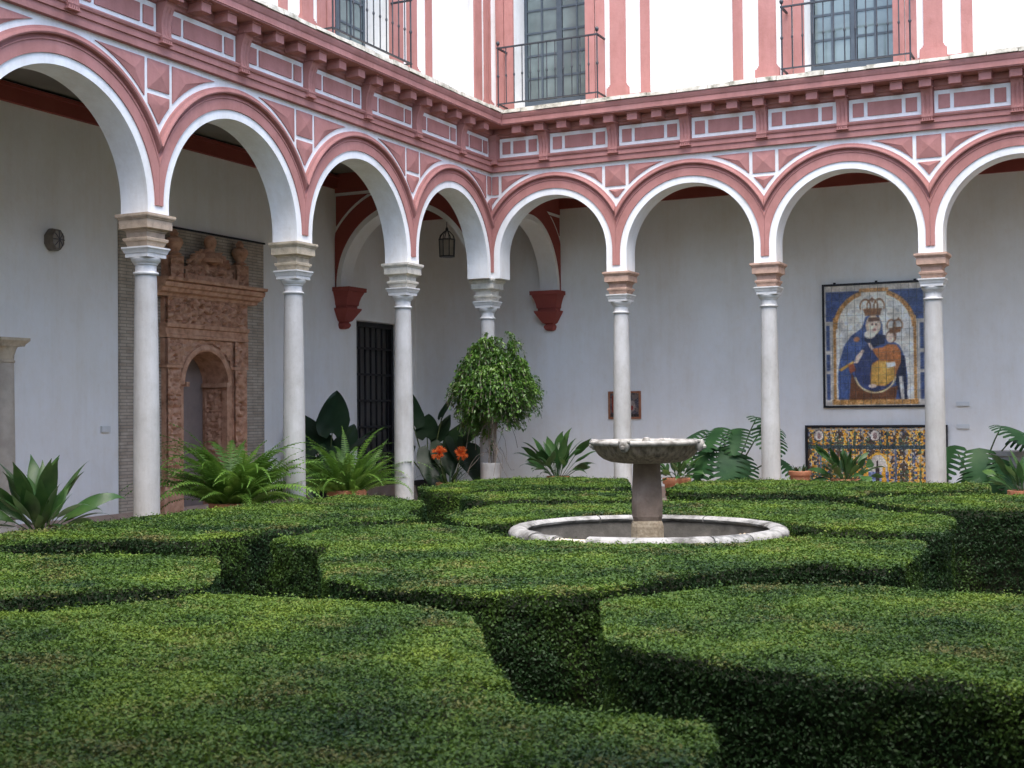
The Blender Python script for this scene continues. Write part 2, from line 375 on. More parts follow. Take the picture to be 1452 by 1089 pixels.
def prism_face(mp, poly, d_in, d_out, apex=None):
    """raised pink panel: outline poly [(a,z)], optional low pyramid apex"""
    m = MB(); n = len(poly)
    vs = [mp(a, d_in, z) for a, z in poly] + [mp(a, d_out, z) for a, z in poly]
    fs = [(i, (i+1) % n, n+(i+1) % n, n+i) for i in range(n)] + [tuple(range(n))]
    if apex:
        vs.append(mp(apex[0], apex[2], apex[1])); fs += [(n+i, n+(i+1) % n, 2*n) for i in range(n)]
    else: fs.append(tuple(range(n, 2*n)))
    m.add(vs, fs); return m
def moulding(mp, prof, a_end, start=None):
    m = MB(); st = start or (lambda d: d)
    m.loft([[mp(st(d), d, z) for d, z in prof], [mp(a_end, d, z) for d, z in prof]])
    return m

ARCH_PROF = [(.112, W1-.01), (.112, W1+.018), (.240, W1+.018), (.246, W1+.030), (.258, W1+.030), (.262, W1+.004), (.298, W1+.004), (.303, W1+.062), (.318, W1+.072), (.335, W1+.068), (.348, W1+.054), (.352, W1+.042), (.382, W1+.034), (.382, W1-.01)]

def wall_rects(mp, m, a0, a1, z0, z1, d0, d1, holes):
    """wall slab a0..a1 x z0..z1 split into boxes around rectangular holes (a0,a1,z0,z1), sorted, not overlapping in a"""
    cur = a0
    for h0, h1, hz0, hz1 in sorted(holes):
        if h0 > cur: mp.box(m, cur, h0, d0, d1, z0, z1)
        if hz0 > z0: mp.box(m, h0, h1, d0, d1, z0, hz0)
        if hz1 < z1: mp.box(m, h0, h1, d0, d1, hz1, z1)
        cur = h1
    if cur < a1: mp.box(m, cur, a1, d0, d1, z0, z1)

UP = .12           # face of the upper storey wall
UTOP = 10.8
def wing(kind, label, bay, nb, gal, other_gal, win_c, holes):
    mp = Map(kind); root = thing('cloister_wing', label, 'building')
    aend = bay*nb + .19
    arches = []
    for k in range(nb):
        lo = .345 if k == 0 else k*bay+.177
        hi = (k+1)*bay - .177
        r = (hi-lo)/2; arches.append(((lo+hi)/2, r, ZC-r))
    me = arch_wall(mp, arches, 0, aend, 6.45, W0, W1, mitre=lambda d: d).mesh('arcade_wall', recalc=False); weld(me); me.materials.append(MT['white'])
    put('arcade_wall', me, root)
    # archivolts, one per arch
    for k, (sc, r, zs) in enumerate(arches):
        lo = W1+.002 if k == 0 else k*bay+.002
        hi = (k+1)*bay-.002
        archivolt(mp, sc, r, zs, lo, hi, ZS+.105, ARCH_PROF).build('archivolt', 'pink', root, smooth=True, sharp=40)
    # spandrel panels
    for k in range(nb+1):
        a = k*bay; hb = .180 if k else .0
        ztop, g = 5.715, .028
        def arc(sc, r, zs, x):
            rr = r+.452; dx = x-sc
            return zs+math.sqrt(max(0, rr*rr-dx*dx))
        if k > 0:
            prism_face(mp, [(a-hb, 5.375), (a+hb, 5.375), (a+hb, ztop), (a-hb, ztop)], W1-.01, W1+.014, (a, 5.545, W1+.048)).build('spandrel_panel', 'pink', root)
        else:
            prism_face(mp, [(W1+.03, 5.40), (.34, 5.40), (.34, ztop), (W1+.03, ztop)], W1-.01, W1+.022).build('spandrel_panel', 'pink', root)
        if k == 0:
            sc, r, zs = arches[0]; pts = [(W1+.012, 5.352)]; xs_ = np.linspace(.34, W1+.012, 6)
            pts += [(x, min(5.35, arc(sc, r, zs, x))) for x in xs_]
            prism_face(mp, pts, W1-.01, W1+.020).build('spandrel_panel', 'pink', root)
        sides = []
        if k < nb: sides.append((1, arches[k]))
        if k > 0: sides.append((-1, arches[k-1]))
        for sg, (sc, r, zs) in sides:
            x0 = (a+hb+.058) if k else .40
            x0 = a + sg*(x0-a)
            rr = r+.452; tip = math.sqrt(max(.0, rr*rr-(ztop-zs)**2))
            x1 = sc - sg*max(tip, .12)
            zl = arc(sc, r, zs, x0)
            poly = [(x0, ztop), (x0, zl)] + [(x0+(x1-x0)*t/8, min(ztop-.004, arc(sc, r, zs, x0+(x1-x0)*t/8))) for t in range(1, 9)]
            prism_face(mp, poly, W1-.01, W1+.014, (x0+(x1-x0)*.25, ztop-(ztop-zl)*.38, W1+.040)).build('spandrel_panel', 'pink', root)
        # small triangle below the square
        if 0 < k < nb:
            (s1, r1, z1), (s2, r2, z2) = arches[k-1], arches[k]
            def half(sg, z):
                sc, r, zs = (s2, r2, z2) if sg > 0 else (s1, r1, z1)
                rr = r+.452; dz = z-zs
                return abs(sc-a) - math.sqrt(max(0, rr*rr-dz*dz))
            zt = 5.315; zb = zt
            while zb > 4.6 and min(half(1, zb), half(-1, zb)) > .012: zb -= .01
            rp = [(a+min(hb, half(1, z)), z) for z in np.linspace(zt, zb, 7)]; lp = [(a-min(hb, half(-1, z)), z) for z in np.linspace(zb, zt, 7)]
            prism_face(mp, rp+lp, W1-.01, W1+.014, (a, zt-(zt-zb)*.35, W1+.038)).build('spandrel_panel', 'pink', root)
    # entablature
    moulding(mp, [(W1-.02, 5.785), (.262, 5.785), (.262, 5.878), (.284, 5.880), (.284, 5.952), (.305, 5.960), (.318, 5.985), (.318, 6.0), (W1-.02, 6.006)], aend).build('architrave', 'pink', root)
    moulding(mp, [(W1-.02, 6.008), (.235, 6.008), (.235, 6.36), (.262, 6.372), (.272, 6.40), (.300, 6.42), (.300, 6.505), (W1-.02, 6.505)], aend).build('frieze', 'pink', root)
    moulding(mp, [(W1-.02, 6.508), (.585, 6.508), (.585, 6.522), (.600, 6.524), (.600, 6.60), (.612, 6.615), (.630, 6.655), (.638, 6.685), (W1-.02, 6.69)], aend).build('cornice', 'pink', root)
    hb2 = bay/2
    # console brackets with fluted front, plus drops below
    def bracket_mesh():
        m = MB(); w = .082
        zz = [5.945, 5.965, 6.02, 6.10, 6.18, 6.26, 6.32, 6.365, 6.38]
        dd = [.318, .330, .322, .318, .325, .345, .372, .388, .388]
        cols = [-w, -.052, -.048, -.030, -.026, -.004, 0, .004, .026, .030, .048, .052, w]
        cut = {-.030: 1, -.026: 1, .026: 1, .030: 1}
        rings = []
        for z, d in zip(zz, dd):
            front = [(c, d-(.016 if c in cut and 5.99 < z < 6.30 else 0), z) for c in cols]
            rings.append([mp(*p) for p in [(-w, .20, z)]+front+[(w, .20, z)]])
        m.loft(rings)
        for i in range(5):
            x = -.066+.033*i; mp.box(m, x-.011, x+.011, .25, .338, 5.912, 5.943)
        mp.box(m, -.095, .095, .24, .345, 5.899, 5.911)
        mp.box(m, -.105, .105, .24, .395, 6.381, 6.40)
        me = m.mesh('bracket'); me.materials.append(MT['pink']); return me
    bme = bracket_mesh()
    brs = [hb2*j for j in range(1, 2*nb+1)]
    for a in brs: put('bracket', bme, root, mp(a, 0, 0))
    if kind == 'R':
        m = MB(); m.sqstack([(.10, 5.90), (.10, 5.94), (.085, 5.95), (.085, 6.30), (.11, 6.36), (.11, 6.40)], (.285, -.285, 0)); m.build('corner_bracket', 'pink', root)
    # modillions
    m = MB(); mp.box(m, -.086, .086, .29, .505, 6.378, 6.485); mp.box(m, -.100, .100, .29, .520, 6.487, 6.506)
    mme = m.mesh('modillion'); mme.materials.append(MT['pink'])
    j = 2
    while j*bay/6 < aend-.1:
        put('modillion', mme, root, mp(j*bay/6, 0, 0)); j += 1
    # frieze panels
    edges = [.375]+[b for b in brs]
    for i in range(len(edges)-1):
        a0 = edges[i] + (.095 if i else .02); a1 = edges[i+1]-.095
        m = MB(); mp.box(m, a0, a1, .22, .247, 6.022, 6.352); m.build('frieze_frame', 'white', root)
        L_ = a1-a0; sm = .165 if i else .15; g = .058
        xs = [(a0+g, a0+g+sm), (a0+2*g+sm, a1-2*g-sm), (a1-g-sm, a1-g)]
        for x0, x1 in xs:
            m = MB(); mp.box(m, x0, x1, .24, .264, 6.080, 6.288); m.build('frieze_panel', 'pink', root)
    # ledge of weathered stone slabs
    rs = random.Random(3 if kind == 'R' else 5)
    a = .672; q = 1.0 if kind == 'R' else 1.13
    while a < aend:
        w = rs.uniform(.26, .52); a1 = min(a+w, aend)
        e = rs.uniform(-.012, .012); t = rs.uniform(-.010, .012); dz = rs.uniform(-.004, .003)
        o0, o1 = .655+e, .655+e+rs.uniform(-.012, .012)
        m = MB(); gp = .004; ip = UP-.02
        m.hexa([mp(a+gp, ip, 6.695+dz), mp(a1-gp, ip, 6.695+dz), mp(a1-gp, o1, 6.695+dz), mp(a+gp, o0, 6.695+dz)],
               [mp(a+gp, ip, 6.83+t), mp(a1-gp, ip, 6.83+t), mp(a1-gp, o1-.012, 6.756+t), mp(a+gp, o0-.010, 6.756+t)])
        m.build('ledge_stone', 'ledge', root); a = a1
    if kind == 'R':
        m = MB(); m.hexa([(.0, -.0, 6.694), (.668, -.0, 6.694), (.668, -.655, 6.694), (.0, -.655, 6.694)], [(.0, -.0, 6.83), (.668, -.0, 6.83), (.664, -.65, 6.757), (.0, -.65, 6.80)])
        m.build('ledge_stone', 'ledge', root)
    # upper storey
    oh = .675*q
    wh = [(c-oh, c+oh, 6.86, 9.9) for c in win_c]
    m = MB(); wall_rects(mp, m, (-.38 if kind == 'R' else UP), aend, 6.70, UTOP, UP-.5, UP, wh)
    m.build('upper_wall', 'white', root)
    def strip(a0, a1, z0, z1, d, name='pilaster_strip'):
        mm = MB(); mp.box(mm, a0, a1, UP-.01, UP+d, z0, z1); return mm.build(name, 'pink', root)
    def pil(ac):
        mm = MB()
        for w, z0, z1, dd in [(.195, 6.78, 7.02, .065), (.172, 7.0201, 7.045, .052), (.152, 7.0451, 7.075, .042), (.138, 7.0751, UTOP, .036)]:
            mp.box(mm, max(ac-w, UP+.036), ac+w, UP-.01, UP+dd, z0, z1)
        mm.build('pilaster', 'pink', root)
    for c in win_c:
        for sg in (-1, 1):
            def seg(u0, u1):
                x, y = c+sg*u0*q, c+sg*u1*q
                return (min(x, y), max(x, y))
            near = kind == 'R' and c < 2 and sg < 0
            a0, a1 = seg(.676, .845); strip(a0, a1, 6.80, UTOP, .040, 'window_surround')
            a0, a1 = seg(.86, 1.02); strip(a0, a1, 6.80, UTOP, .028, 'window_surround')
            a0, a1 = seg(1.12, 1.40); pil((a0+a1)/2)
            if not near:
                a0, a1 = seg(1.66, 1.82); strip(a0, a1, 6.80, UTOP, .030)
                a0, a1 = seg(1.025, 1.83); strip(a0, a1, 6.76, 6.90, .018, 'base_course')
        # the glazed door of the balcony
        win = MB(); dz = UP-.42
        x0, x1, z0, z1 = c-oh+.004, c+oh-.004, 6.863, 9.897
        st = .055
        for a0, a1 in [(x0, x0+st), (c-.05, c+.05), (x1-st, x1)]: mp.box(win, a0, a1, dz-.05, dz, z0, z1)
        mp.box(win, x0+st, x1-st, dz-.045, dz-.004, z0, z0+.22)
        rows = [z0+.22+.40*i for i in range(8)]
        pw = ((x1-x0)-2*st-.10)/4
        for i, z in enumerate(rows):
            if i: mp.box(win, x0+st, x1-st, dz-.04, dz-.006, z-.018, z+.018)
        for a in (x0+st+pw, x1-st-pw): mp.box(win, a-.017, a+.017, dz-.042, dz-.002, z0+.221, z1)
        fr = win.build('window', 'frame', root)
        pm = MB(); mp.box(pm, -.5*pw+.01, .5*pw-.01, -.004, .004, .012, .388)
        pme = pm.mesh('pane'); pme.materials.append(MT['pane'])
        for i, z in enumerate(rows[:-1]):
            for a in (x0+st+pw*.5, x0+st+pw*1.5, x1-st-pw*1.5, x1-st-pw*.5):
                p = put('pane', pme, fr, mp(a, dz-.024, z)); p.rotation_euler = (rs.uniform(-.006, .006), 0, rs.uniform(-.008, .008))
    if kind == 'L':
        strip(.41, .67, 6.80, UTOP, .030); pil(.16)
    # upper floor: dark-coloured sheet standing in for the unlit room behind the windows
    m = MB(); mp.box(m, -gal+.3, aend, UP-1.9, UP-1.8, 6.7, UTOP-.1); m.build('dark_room_backing', 'dark', root)
    # gallery: back wall, ceiling, wall band
    m = MB(); wall_rects(mp, m, -other_gal, aend+2.8, 0.002, UTOP, -gal-.35, -gal, holes); m.build('gallery_wall', 'wallin', root)
    cz = 6.06 if kind == 'L' else 5.80
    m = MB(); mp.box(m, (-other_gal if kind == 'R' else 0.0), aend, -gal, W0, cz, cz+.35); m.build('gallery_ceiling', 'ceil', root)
    bz = (5.78, 6.02) if kind == 'L' else (5.555, 5.79)
    m = MB(); mp.box(m, -other_gal, aend, -gal-.005, -gal+.07, bz[0], bz[1]); mp.box(m, -other_gal, aend, -gal-.005, -gal+.11, bz[1]-.05, bz[1]); m.build('wall_band', 'red', root)
    m = MB(); mp.box(m, -other_gal, aend, -gal-.005, -gal+.03, .0, .21); m.build('skirting', 'skirt', root)
    # unseen roof slab, added to keep overhead light out of the upper floor
    m = MB(); mp.box(m, -other_gal, aend, -gal-.3, UP+.25, UTOP+.002, UTOP+.2); m.build('roof', 'terra', root)
    return root, mp

WR, mpR = wing('R', 'pink and white arcade wing with the tile pictures on its gallery wall', BR, 5, GR, GL, [1.30, 6.35], [])
# holes in the left gallery wall: niche of the portal, barred door  (a = -y)
NICHE = (3.48, 4.56)
WL, mpL = wing('L', 'pink and white arcade wing with the carved portal and barred door on its gallery wall', BL, 7, GL, GR, [4.22, 10.0], [(3.46, 4.58, .003, 2.66), (-2.15, -.51, .003, 3.40)])

# transverse arches in the gallery corner, on consoles
def transverse(kind, span, root, cz):
    mp = Map(kind)
    lo, hi = .235, span-.12; r = (hi-lo)/2; sc = (lo+hi)/2; zs = 3.99
    me = arch_wall(mp, [(sc, r, zs)], .215, span-.002, cz-.002, -.19, .19, z0=3.955).mesh('transverse_arch', recalc=False); weld(me); me.materials.append(MT['wallin'])
    o = put('transverse_arch', me, root)
    for sg in (1, -1):
        class Q(Map):
            def __call__(s, a, d, z): return Map.__call__(s, a, d*sg, z)
        q = Q(kind)
        prof = [(.10, .18), (.10, .208), (.40, .208), (.40, .18)]
        archivolt(q, sc, r, zs, .217, span-.004, 3.96, prof).build('archivolt', 'red', o, smooth=False)
        rr = r+.46; zt = cz-.42
        for s_ in (-1, 1):
            e = (.24 if s_ < 0 else span-.03)
            xs = np.linspace(e, sc+s_*.35, 9)
            top = [(x, zt) for x in xs]; bot = [(x, min(zt-.01, zs+math.sqrt(max(0, rr*rr-(x-sc)**2)))) for x in xs[::-1]]
            prism_face(q, top+bot, .18, .206).build('spandrel_panel', 'red', o)
        mm = MB()
        a0, a1 = .22, span-.01
        for p in [(a0, a1)]:
            q_box = [q(p[0], .18, cz-.36), q(p[1], .207, cz-.004)]
            mm.box(min(q_box[0][0], q_box[1][0]), max(q_box[0][0], q_box[1][0]), min(q_box[0][1], q_box[1][1]), max(q_box[0][1], q_box[1][1]), cz-.36, cz-.004)
        mm.build('wall_band', 'red', o)
    # console on the gallery wall
    m = MB(); prof = [(.05, .06, 3.195), (.085, .11, 3.21), (.105, .14, 3.255), (.105, .14, 3.29), (.08, .11, 3.318), (.085, .12, 3.325), (.125, .16, 3.345), (.165, .20, 3.41), (.21, .25, 3.49), (.240, .29, 3.545), (.245, .295, 3.575), (.19, .23, 3.578), (.19, .23, 3.62), (.205, .25, 3.63), (.215, .26, 3.70), (.24, .29, 3.79), (.268, .33, 3.86), (.27, .335, 3.875), (.30, .365, 3.88), (.30, .37, 3.955)]
    rings = []
    for w, p, z in prof:
        rings.append([mp(span+.01, -w, z), mp(span+.01, w, z), mp(span-p, w, z), mp(span-p, -w, z)])
    m.loft(rings); m.build('console', 'red', root)
transverse('T1', GL, WL, 6.06)
transverse('T2', GR, WR, 5.80)
# door with iron bars in the left gallery wall
m = MB(); d0 = -GL-.22
mpL.box(m, -2.13, -.53, d0-.06, d0-.03, .01, 3.38); dr = m.build('door', 'doorglass', WL)
m = MB()
for a in (-2.14, -.60): mpL.box(m, a, a+.08, d0-.028, d0+.05, .004, 3.398)
mpL.box(m, -2.058, -.602, d0-.027, d0+.049, 3.30, 3.396); mpL.box(m, -2.058, -.602, d0-.027, d0+.049, .004, .35)
m.build('door_frame', 'black', dr)
for i in range(7):
    a = -1.97+.205*i; mm = MB(); mpL.box(mm, a-.016, a+.016, d0-.012, d0+.02, .351, 3.299); mm.build('bar', 'black', dr)
for z in (.85, 1.36, 1.87, 2.38, 2.89):
    mm = MB(); mpL.box(mm, -2.057, -.603, d0+.0205, d0+.036, z-.022, z+.022); mm.build('bar', 'black', dr)

# ------------------------------------------------------------------ columns
def column_meshes():
    sh = MB()
    sh.lathe([(.147, .235), (.150, .30), (.1505, .9), (.147, 1.6), (.138, 2.4), (.128, 3.0), (.123, 3.255)], 32)
    cp = MB()
    cp.lathe([(.124, 3.256), (.141, 3.258), (.147, 3.272), (.141, 3.286), (.124, 3.290), (.121, 3.30), (.121, 3.365), (.134, 3.372), (.136, 3.386), (.146, 3.392), (.166, 3.425), (.170, 3.445), (.160, 3.452)], 32)
    cp.sqstack([(.163, 3.453), (.163, 3.497), (.172, 3.502), (.174, 3.512), (.190, 3.548), (.195, 3.553), (.195, 3.571)])
    ba = MB()
    ba.sqstack([(.225, .001), (.225, .085)])
    ba.lathe([(.215, .086), (.222, .10), (.222, .125), (.212, .14), (.185, .147), (.175, .165), (.178, .178), (.185, .183), (.19, .197), (.183, .215), (.165, .222), (.155, .232)], 32)
    im = MB()
    im.sqstack([(.140, 3.572), (.150, 3.595), (.164, 3.632), (.178, 3.640), (.182, 3.668), (.176, 3.674), (.150, 3.678), (.153, 3.742), (.165, 3.746), (.168, 3.762), (.186, 3.768), (.192, 3.776), (.212, 3.780), (.212, 3.878), (.222, 3.884), (.226, 3.898), (.238, 3.904), (.243, 3.918), (.243, 3.945)])
    r = {}
    for n, b, mat in [('shaft', sh, 'marble'), ('capital', cp, 'capital'), ('base', ba, 'marble')]:
        me = b.mesh(n, smooth=True, sharp=30); me.materials.append(MT[mat]); r[n] = me
    for i in range(4):
        me = im.mesh('impost', smooth=False); me.materials.append(MT['imp%d' % i]); r['impost%d' % i] = me
    return r
CM = column_meshes()
def column(x, y, imp, label):
    t = thing('marble_column', label, 'column', (x, y, 0), 'columns of the courtyard arcade')
    rr = random.Random(int(x*31+y*17))
    for n in ('base', 'shaft', 'capital'): put(n, CM[n], t, rot=(0, 0, R(rr.uniform(-1.2, 1.2)) if n != 'shaft' else rr.uniform(0, 6)))
    put('impost', CM['impost%d' % imp], t)
column(0, 0, 2, 'marble column at the courtyard corner, behind the round leafy tree')
column(0, -BL, 2, 'marble column beside the barred door and elephant ear plant')
column(0, -2*BL, 1, 'marble column between the two big ferns')
column(0, -3*BL, 0, 'marble column in front of the brick panel of the carved portal')
column(0, -4*BL, 0, 'marble column next along from the brick panel, past the wall lamp')
column(0, -5*BL, 0, 'marble column second along from the brick panel, past the wall lamp')
column(BR, 0, 3, 'marble column in front of the small framed picture')
column(2*BR, 0, 3, 'marble column beside the small terracotta pot, rosy impost')
column(3*BR, 0, 3, 'marble column overlapping the painted tile panels')
column(4*BR, 0, 3, 'marble column next along from the tile panels, past the monstera')

# ------------------------------------------------------------------ balcony railings
def railing(mp, c, label, half=.955):
    t = thing('balcony_railing', label, 'railing', mp(c, 0, 6.76), 'balcony railings above the arcade')
    d = .50; zt, zb = 1.10, .135
    def seg(name, f):
        m = MB(); f(m); m.build(name, 'iron', t)
    P = lambda a, dd, z: mp(a, dd, z)
    seg('top_rail', lambda m: (mp.box(m, -half-.02, half+.02, d-.018, d+.018, zt-.012, zt+.012), mp.box(m, -half-.018, -half+.018, UP+.04, d-.019, zt-.012, zt+.012), mp.box(m, half-.018, half+.018, UP+.04, d-.019, zt-.012, zt+.012)))
    seg('bottom_rail', lambda m: (mp.box(m, -half-.02, half+.02, d-.016, d+.016, zb-.01, zb+.01), mp.box(m, -half-.016, -half+.016, UP+.04, d-.017, zb-.01, zb+.01), mp.box(m, half-.016, half+.016, UP+.04, d-.017, zb-.01, zb+.01)))
    n = 13
    def bar(name, post, d_, parent):
        m = MB(); rr = .013 if post else .0095
        z0 = .0 if post else zb+.0101
        m.lathe([(rr, z0), (rr, (zt+zb)/2-.03), (rr*1.9, (zt+zb)/2-.008), (rr*1.9, (zt+zb)/2+.008), (rr, (zt+zb)/2+.03), (rr, zt-.0121)], 8)
        if post: m.lathe([(.009, zt+.0121), (.009, zt+.04), (.026, zt+.058), (.034, zt+.085), (.026, zt+.11), (.008, zt+.124)], 10)
        me = m.mesh(name, smooth=True); me.materials.append(MT['iron']); return me
    pm, bmesh_ = bar('post', True, d, t), bar('baluster', False, d, t)
    for i in range(n):
        a = -half+2*half*i/(n-1); post = i in (0, n-1)
        put('post' if post else 'baluster', pm if post else bmesh_, t, P(a, d, 0))
    return t
railing(mpR, 1.415, 'iron balcony railing nearest the corner of the two pink cornices', .915)
railing(mpR, 6.37, 'iron balcony railing above the tile picture arcade, away from the corner', .96)
railing(mpL, 4.50, 'iron balcony railing above the barred door and elephant ears', 1.05)

# ------------------------------------------------------------------ carved terracotta portal on the brick panel
def relief(w, h, seed, amp=.05, nblob=None, res=.022, sym=True):
    """heightfield of carved bumps, symmetric about the middle; returns grid (nx, nz, H)"""
    rg = np.random.default_rng(seed)
    nx, nz = max(4, int(w/res)), max(4, int(h/res))
    X, Z = np.meshgrid(np.linspace(-w/2, w/2, nx), np.linspace(0, h, nz), indexing='ij')
    H = np.zeros_like(X); nb_ = nblob or int(w*h*260)+4
    for i in range(nb_):
        cx, cz, r_ = rg.uniform(-w/2, w/2), rg.uniform(0, h), rg.uniform(.02, .05)
        a = rg.uniform(0, math.pi); e = rg.uniform(.5, 1)
        for s_ in ((1, -1) if sym else (1,)):
            u = (X*s_-cx)*math.cos(a)+(Z-cz)*math.sin(a); v = -(X*s_-cx)*math.sin(a)+(Z-cz)*math.cos(a)
            q = 1-(u*u+(v/e)**2)/(r_*r_)
            H = np.maximum(H, amp*rg.uniform(.5, 1)*np.sqrt(np.clip(q, 0, 1)))
    ed = np.minimum(np.minimum(X+w/2, w/2-X), np.minimum(Z, h-Z)); H *= np.clip(ed/.03, 0, 1)
    H += np.where(ed < .018, amp*.55, 0)
    return X, Z, H
def relief_part(name, parent, a0, a1, z0, z1, d, seed, amp=.05, mat='carved', mask=None, **kw):
    """carved slab in the left wing's wall coordinates (a = -y, d from the gallery wall)"""
    X, Z, H = relief(a1-a0, z1-z0, seed, amp, **kw); nx, nz = X.shape
    vs = []; fs = []
    for i in range(nx):
        for j in range(nz):
            vs.append(mpL((a0+a1)/2+X[i, j], -GL+d+H[i, j], z0+Z[i, j]))
    ok = np.ones_like(X, bool) if mask is None else mask((a0+a1)/2+X, z0+Z)
    for i in range(nx-1):
        for j in range(nz-1):
            if ok[i, j] and ok[i+1, j] and ok[i, j+1] and ok[i+1, j+1]:
                fs.append((i*nz+j, (i+1)*nz+j, (i+1)*nz+j+1, i*nz+j+1))
    m = MB(); m.add(vs, fs)
    mpL.box(m, a0, a1, -GL+.01, -GL+d-.002, z0, z1) if mask is None else None
    return m.build(name, mat, parent, recalc=False, smooth=True, sharp=60)
PT = thing('carved_portal', 'carved terracotta niche portal set on a panel of thin bricks', 'portal', (-GL, -4.02, 0))
PT_inv = Matrix.Translation((GL, 4.02, 0))
class PP:   # parent proxy: parts are built in world coordinates, then parented keeping place
    pass
def to_portal(o): o.parent = PT; o.matrix_parent_inverse = PT_inv; return o
ac = (NICHE[0]+NICHE[1])/2; nr = .53; nzs = 2.10
m = MB(); wall_rects(mpL, m, 2.42, 5.86, .212, 4.50, -GL-.002, -GL+.035, [(NICHE[0]-.02, NICHE[1]+.02, .212, 2.66)]); to_portal(m.build('brick_panel', 'brick'))
m = MB(); mpL.box(m, 2.40, 5.88, -GL-.002, -GL+.06, 4.502, 4.53); to_portal(m.build('panel_edging', 'black'))
m = MB(); mpL.box(m, 3.3, 4.75, -GL-.46, -GL-.40, .002, 2.9); to_portal(m.build('niche_back', 'niche'))
# jambs and front with the arched opening
m = MB()
fd = .10
me = arch_wall(mpL, [(ac, nr, nzs)], 3.26, 4.78, 3.02, -GL-.40, -GL+fd, z0=.003).mesh('arch_front', recalc=False); weld(me); me.materials.append(MT['carved'])
to_portal(put('arch_front', me))
pr = [(.0, -GL+fd-.01), (.0, -GL+fd+.03), (.03, -GL+fd+.045), (.06, -GL+fd+.03), (.09, -GL+fd+.03), (.10, -GL+fd-.01)]
to_portal(archivolt(mpL, ac, nr, nzs, 0, 9, 2.10, pr).build('archivolt', 'carved', smooth=True))
for sg in (-1, 1):
    lo, hi = sorted((ac+sg*.57, ac+sg*.60))
    e0, e1 = sorted((ac+sg*.66, ac+sg*.96))
    m = MB(); mpL.box(m, e0-.05, e1+.05, -GL+.03, -GL+.135, .0, .55); to_portal(m.build('pedestal', 'carved'))
    to_portal(relief_part('carved_pilaster', None, e0, e1, .56, 2.35, .12, 20+sg, .085))
    m = MB(); mpL.box(m, e0-.04, e1+.04, -GL+.03, -GL+.17, 2.355, 2.40); to_portal(m.build('pilaster_band', 'carved'))
    to_portal(relief_part('carved_capital', None, e0-.02, e1+.02, 2.405, 2.80, .12, 30+sg, .11))
    # carved reveal of the niche seen from the side
    a = ac+sg*(nr-.004)
    X, Z, H = relief(.34, 1.45, 41+sg, .045)
    mm = MB(); nx, nz = X.shape
    mm.add([mpL(a-sg*H[i, j], -GL-.16+X[i, j], .60+Z[i, j]) for i in range(nx) for j in range(nz)], [(i*nz+j, (i+1)*nz+j, (i+1)*nz+j+1, i*nz+j+1) for i in range(nx-1) for j in range(nz-1)])
    to_portal(mm.build('carved_reveal', 'carved', recalc=False, smooth=True))
    m = MB(); b0, b1 = sorted((a, a-sg*.07)); mpL.box(m, b0, b1, -GL-.36, -GL+fd+.06, 2.07, 2.14); to_portal(m.build('impost_block', 'carved'))
    # finials above the cornice
    fz = 3.72; fa = ac+sg*.80
    to_portal(relief_part('finial_pedestal', None, fa-.15, fa+.15, fz, fz+.34, .17, 50+sg, .09))
    m = MB(); m.lathe([(.05, fz+.345), (.12, fz+.36), (.06, fz+.40), (.10, fz+.46), (.14, fz+.54), (.12, fz+.60), (.05, fz+.64), (.07, fz+.68), (.03, fz+.74)], 14, mpL(fa, -GL+.16, 0)); to_portal(m.build('finial', 'carved', smooth=True))
# spandrels beside the small arch
def spm(A, Z): return ((A-ac)**2+(Z-nzs)**2 > (nr+.12)**2)
to_portal(relief_part('carved_spandrel', None, ac-.62, ac+.62, 2.10, 2.80, fd+.004, 60, .055, mask=lambda A, Z: spm(A, Z)))
def pmould(name, a0, a1, prof):
    m = MB(); m.loft([[mpL(a0, -GL+d, z) for d, z in prof], [mpL(a1, -GL+d, z) for d, z in prof]]); to_portal(m.build(name, 'carved'))
pmould('lower_moulding', ac-1.0, ac+1.0, [(.0, 2.81), (.17, 2.81), (.18, 2.86), (.16, 2.87), (.16, 2.96), (.19, 2.97), (.20, 3.03), (.0, 3.03)])
to_portal(relief_part('carved_frieze', None, ac-.97, ac+.97, 3.035, 3.43, .11, 71, .12))
pmould('portal_cornice', ac-1.22, ac+1.22, [(.0, 3.435), (.18, 3.435), (.20, 3.48), (.27, 3.50), (.29, 3.55), (.34, 3.57), (.36, 3.63), (.33, 3.645), (.40, 3.655), (.41, 3.70), (.0, 3.715)])
# lunette with a bust on top
def lun(A, Z): return ((A-ac)/.60)**2+((Z-3.80)/.46)**2 < 1
to_portal(relief_part('carved_lunette', None, ac-.62, ac+.62, 3.80, 4.28, .14, 81, .13, mask=lun))
m = MB(); mpL.box(m, ac-.66, ac+.66, -GL+.03, -GL+.25, 3.718, 3.80); to_portal(m.build('lunette_sill', 'carved'))
m = MB(); c = mpL(ac, -GL+.20, 0)
m.lathe([(.19, 4.02), (.20, 4.08), (.15, 4.15), (.07, 4.19), (.06, 4.23), (.085, 4.27), (.10, 4.33), (.095, 4.39), (.06, 4.44), (.02, 4.455)], 16, c); to_portal(m.build('bust', 'carved', smooth=True))

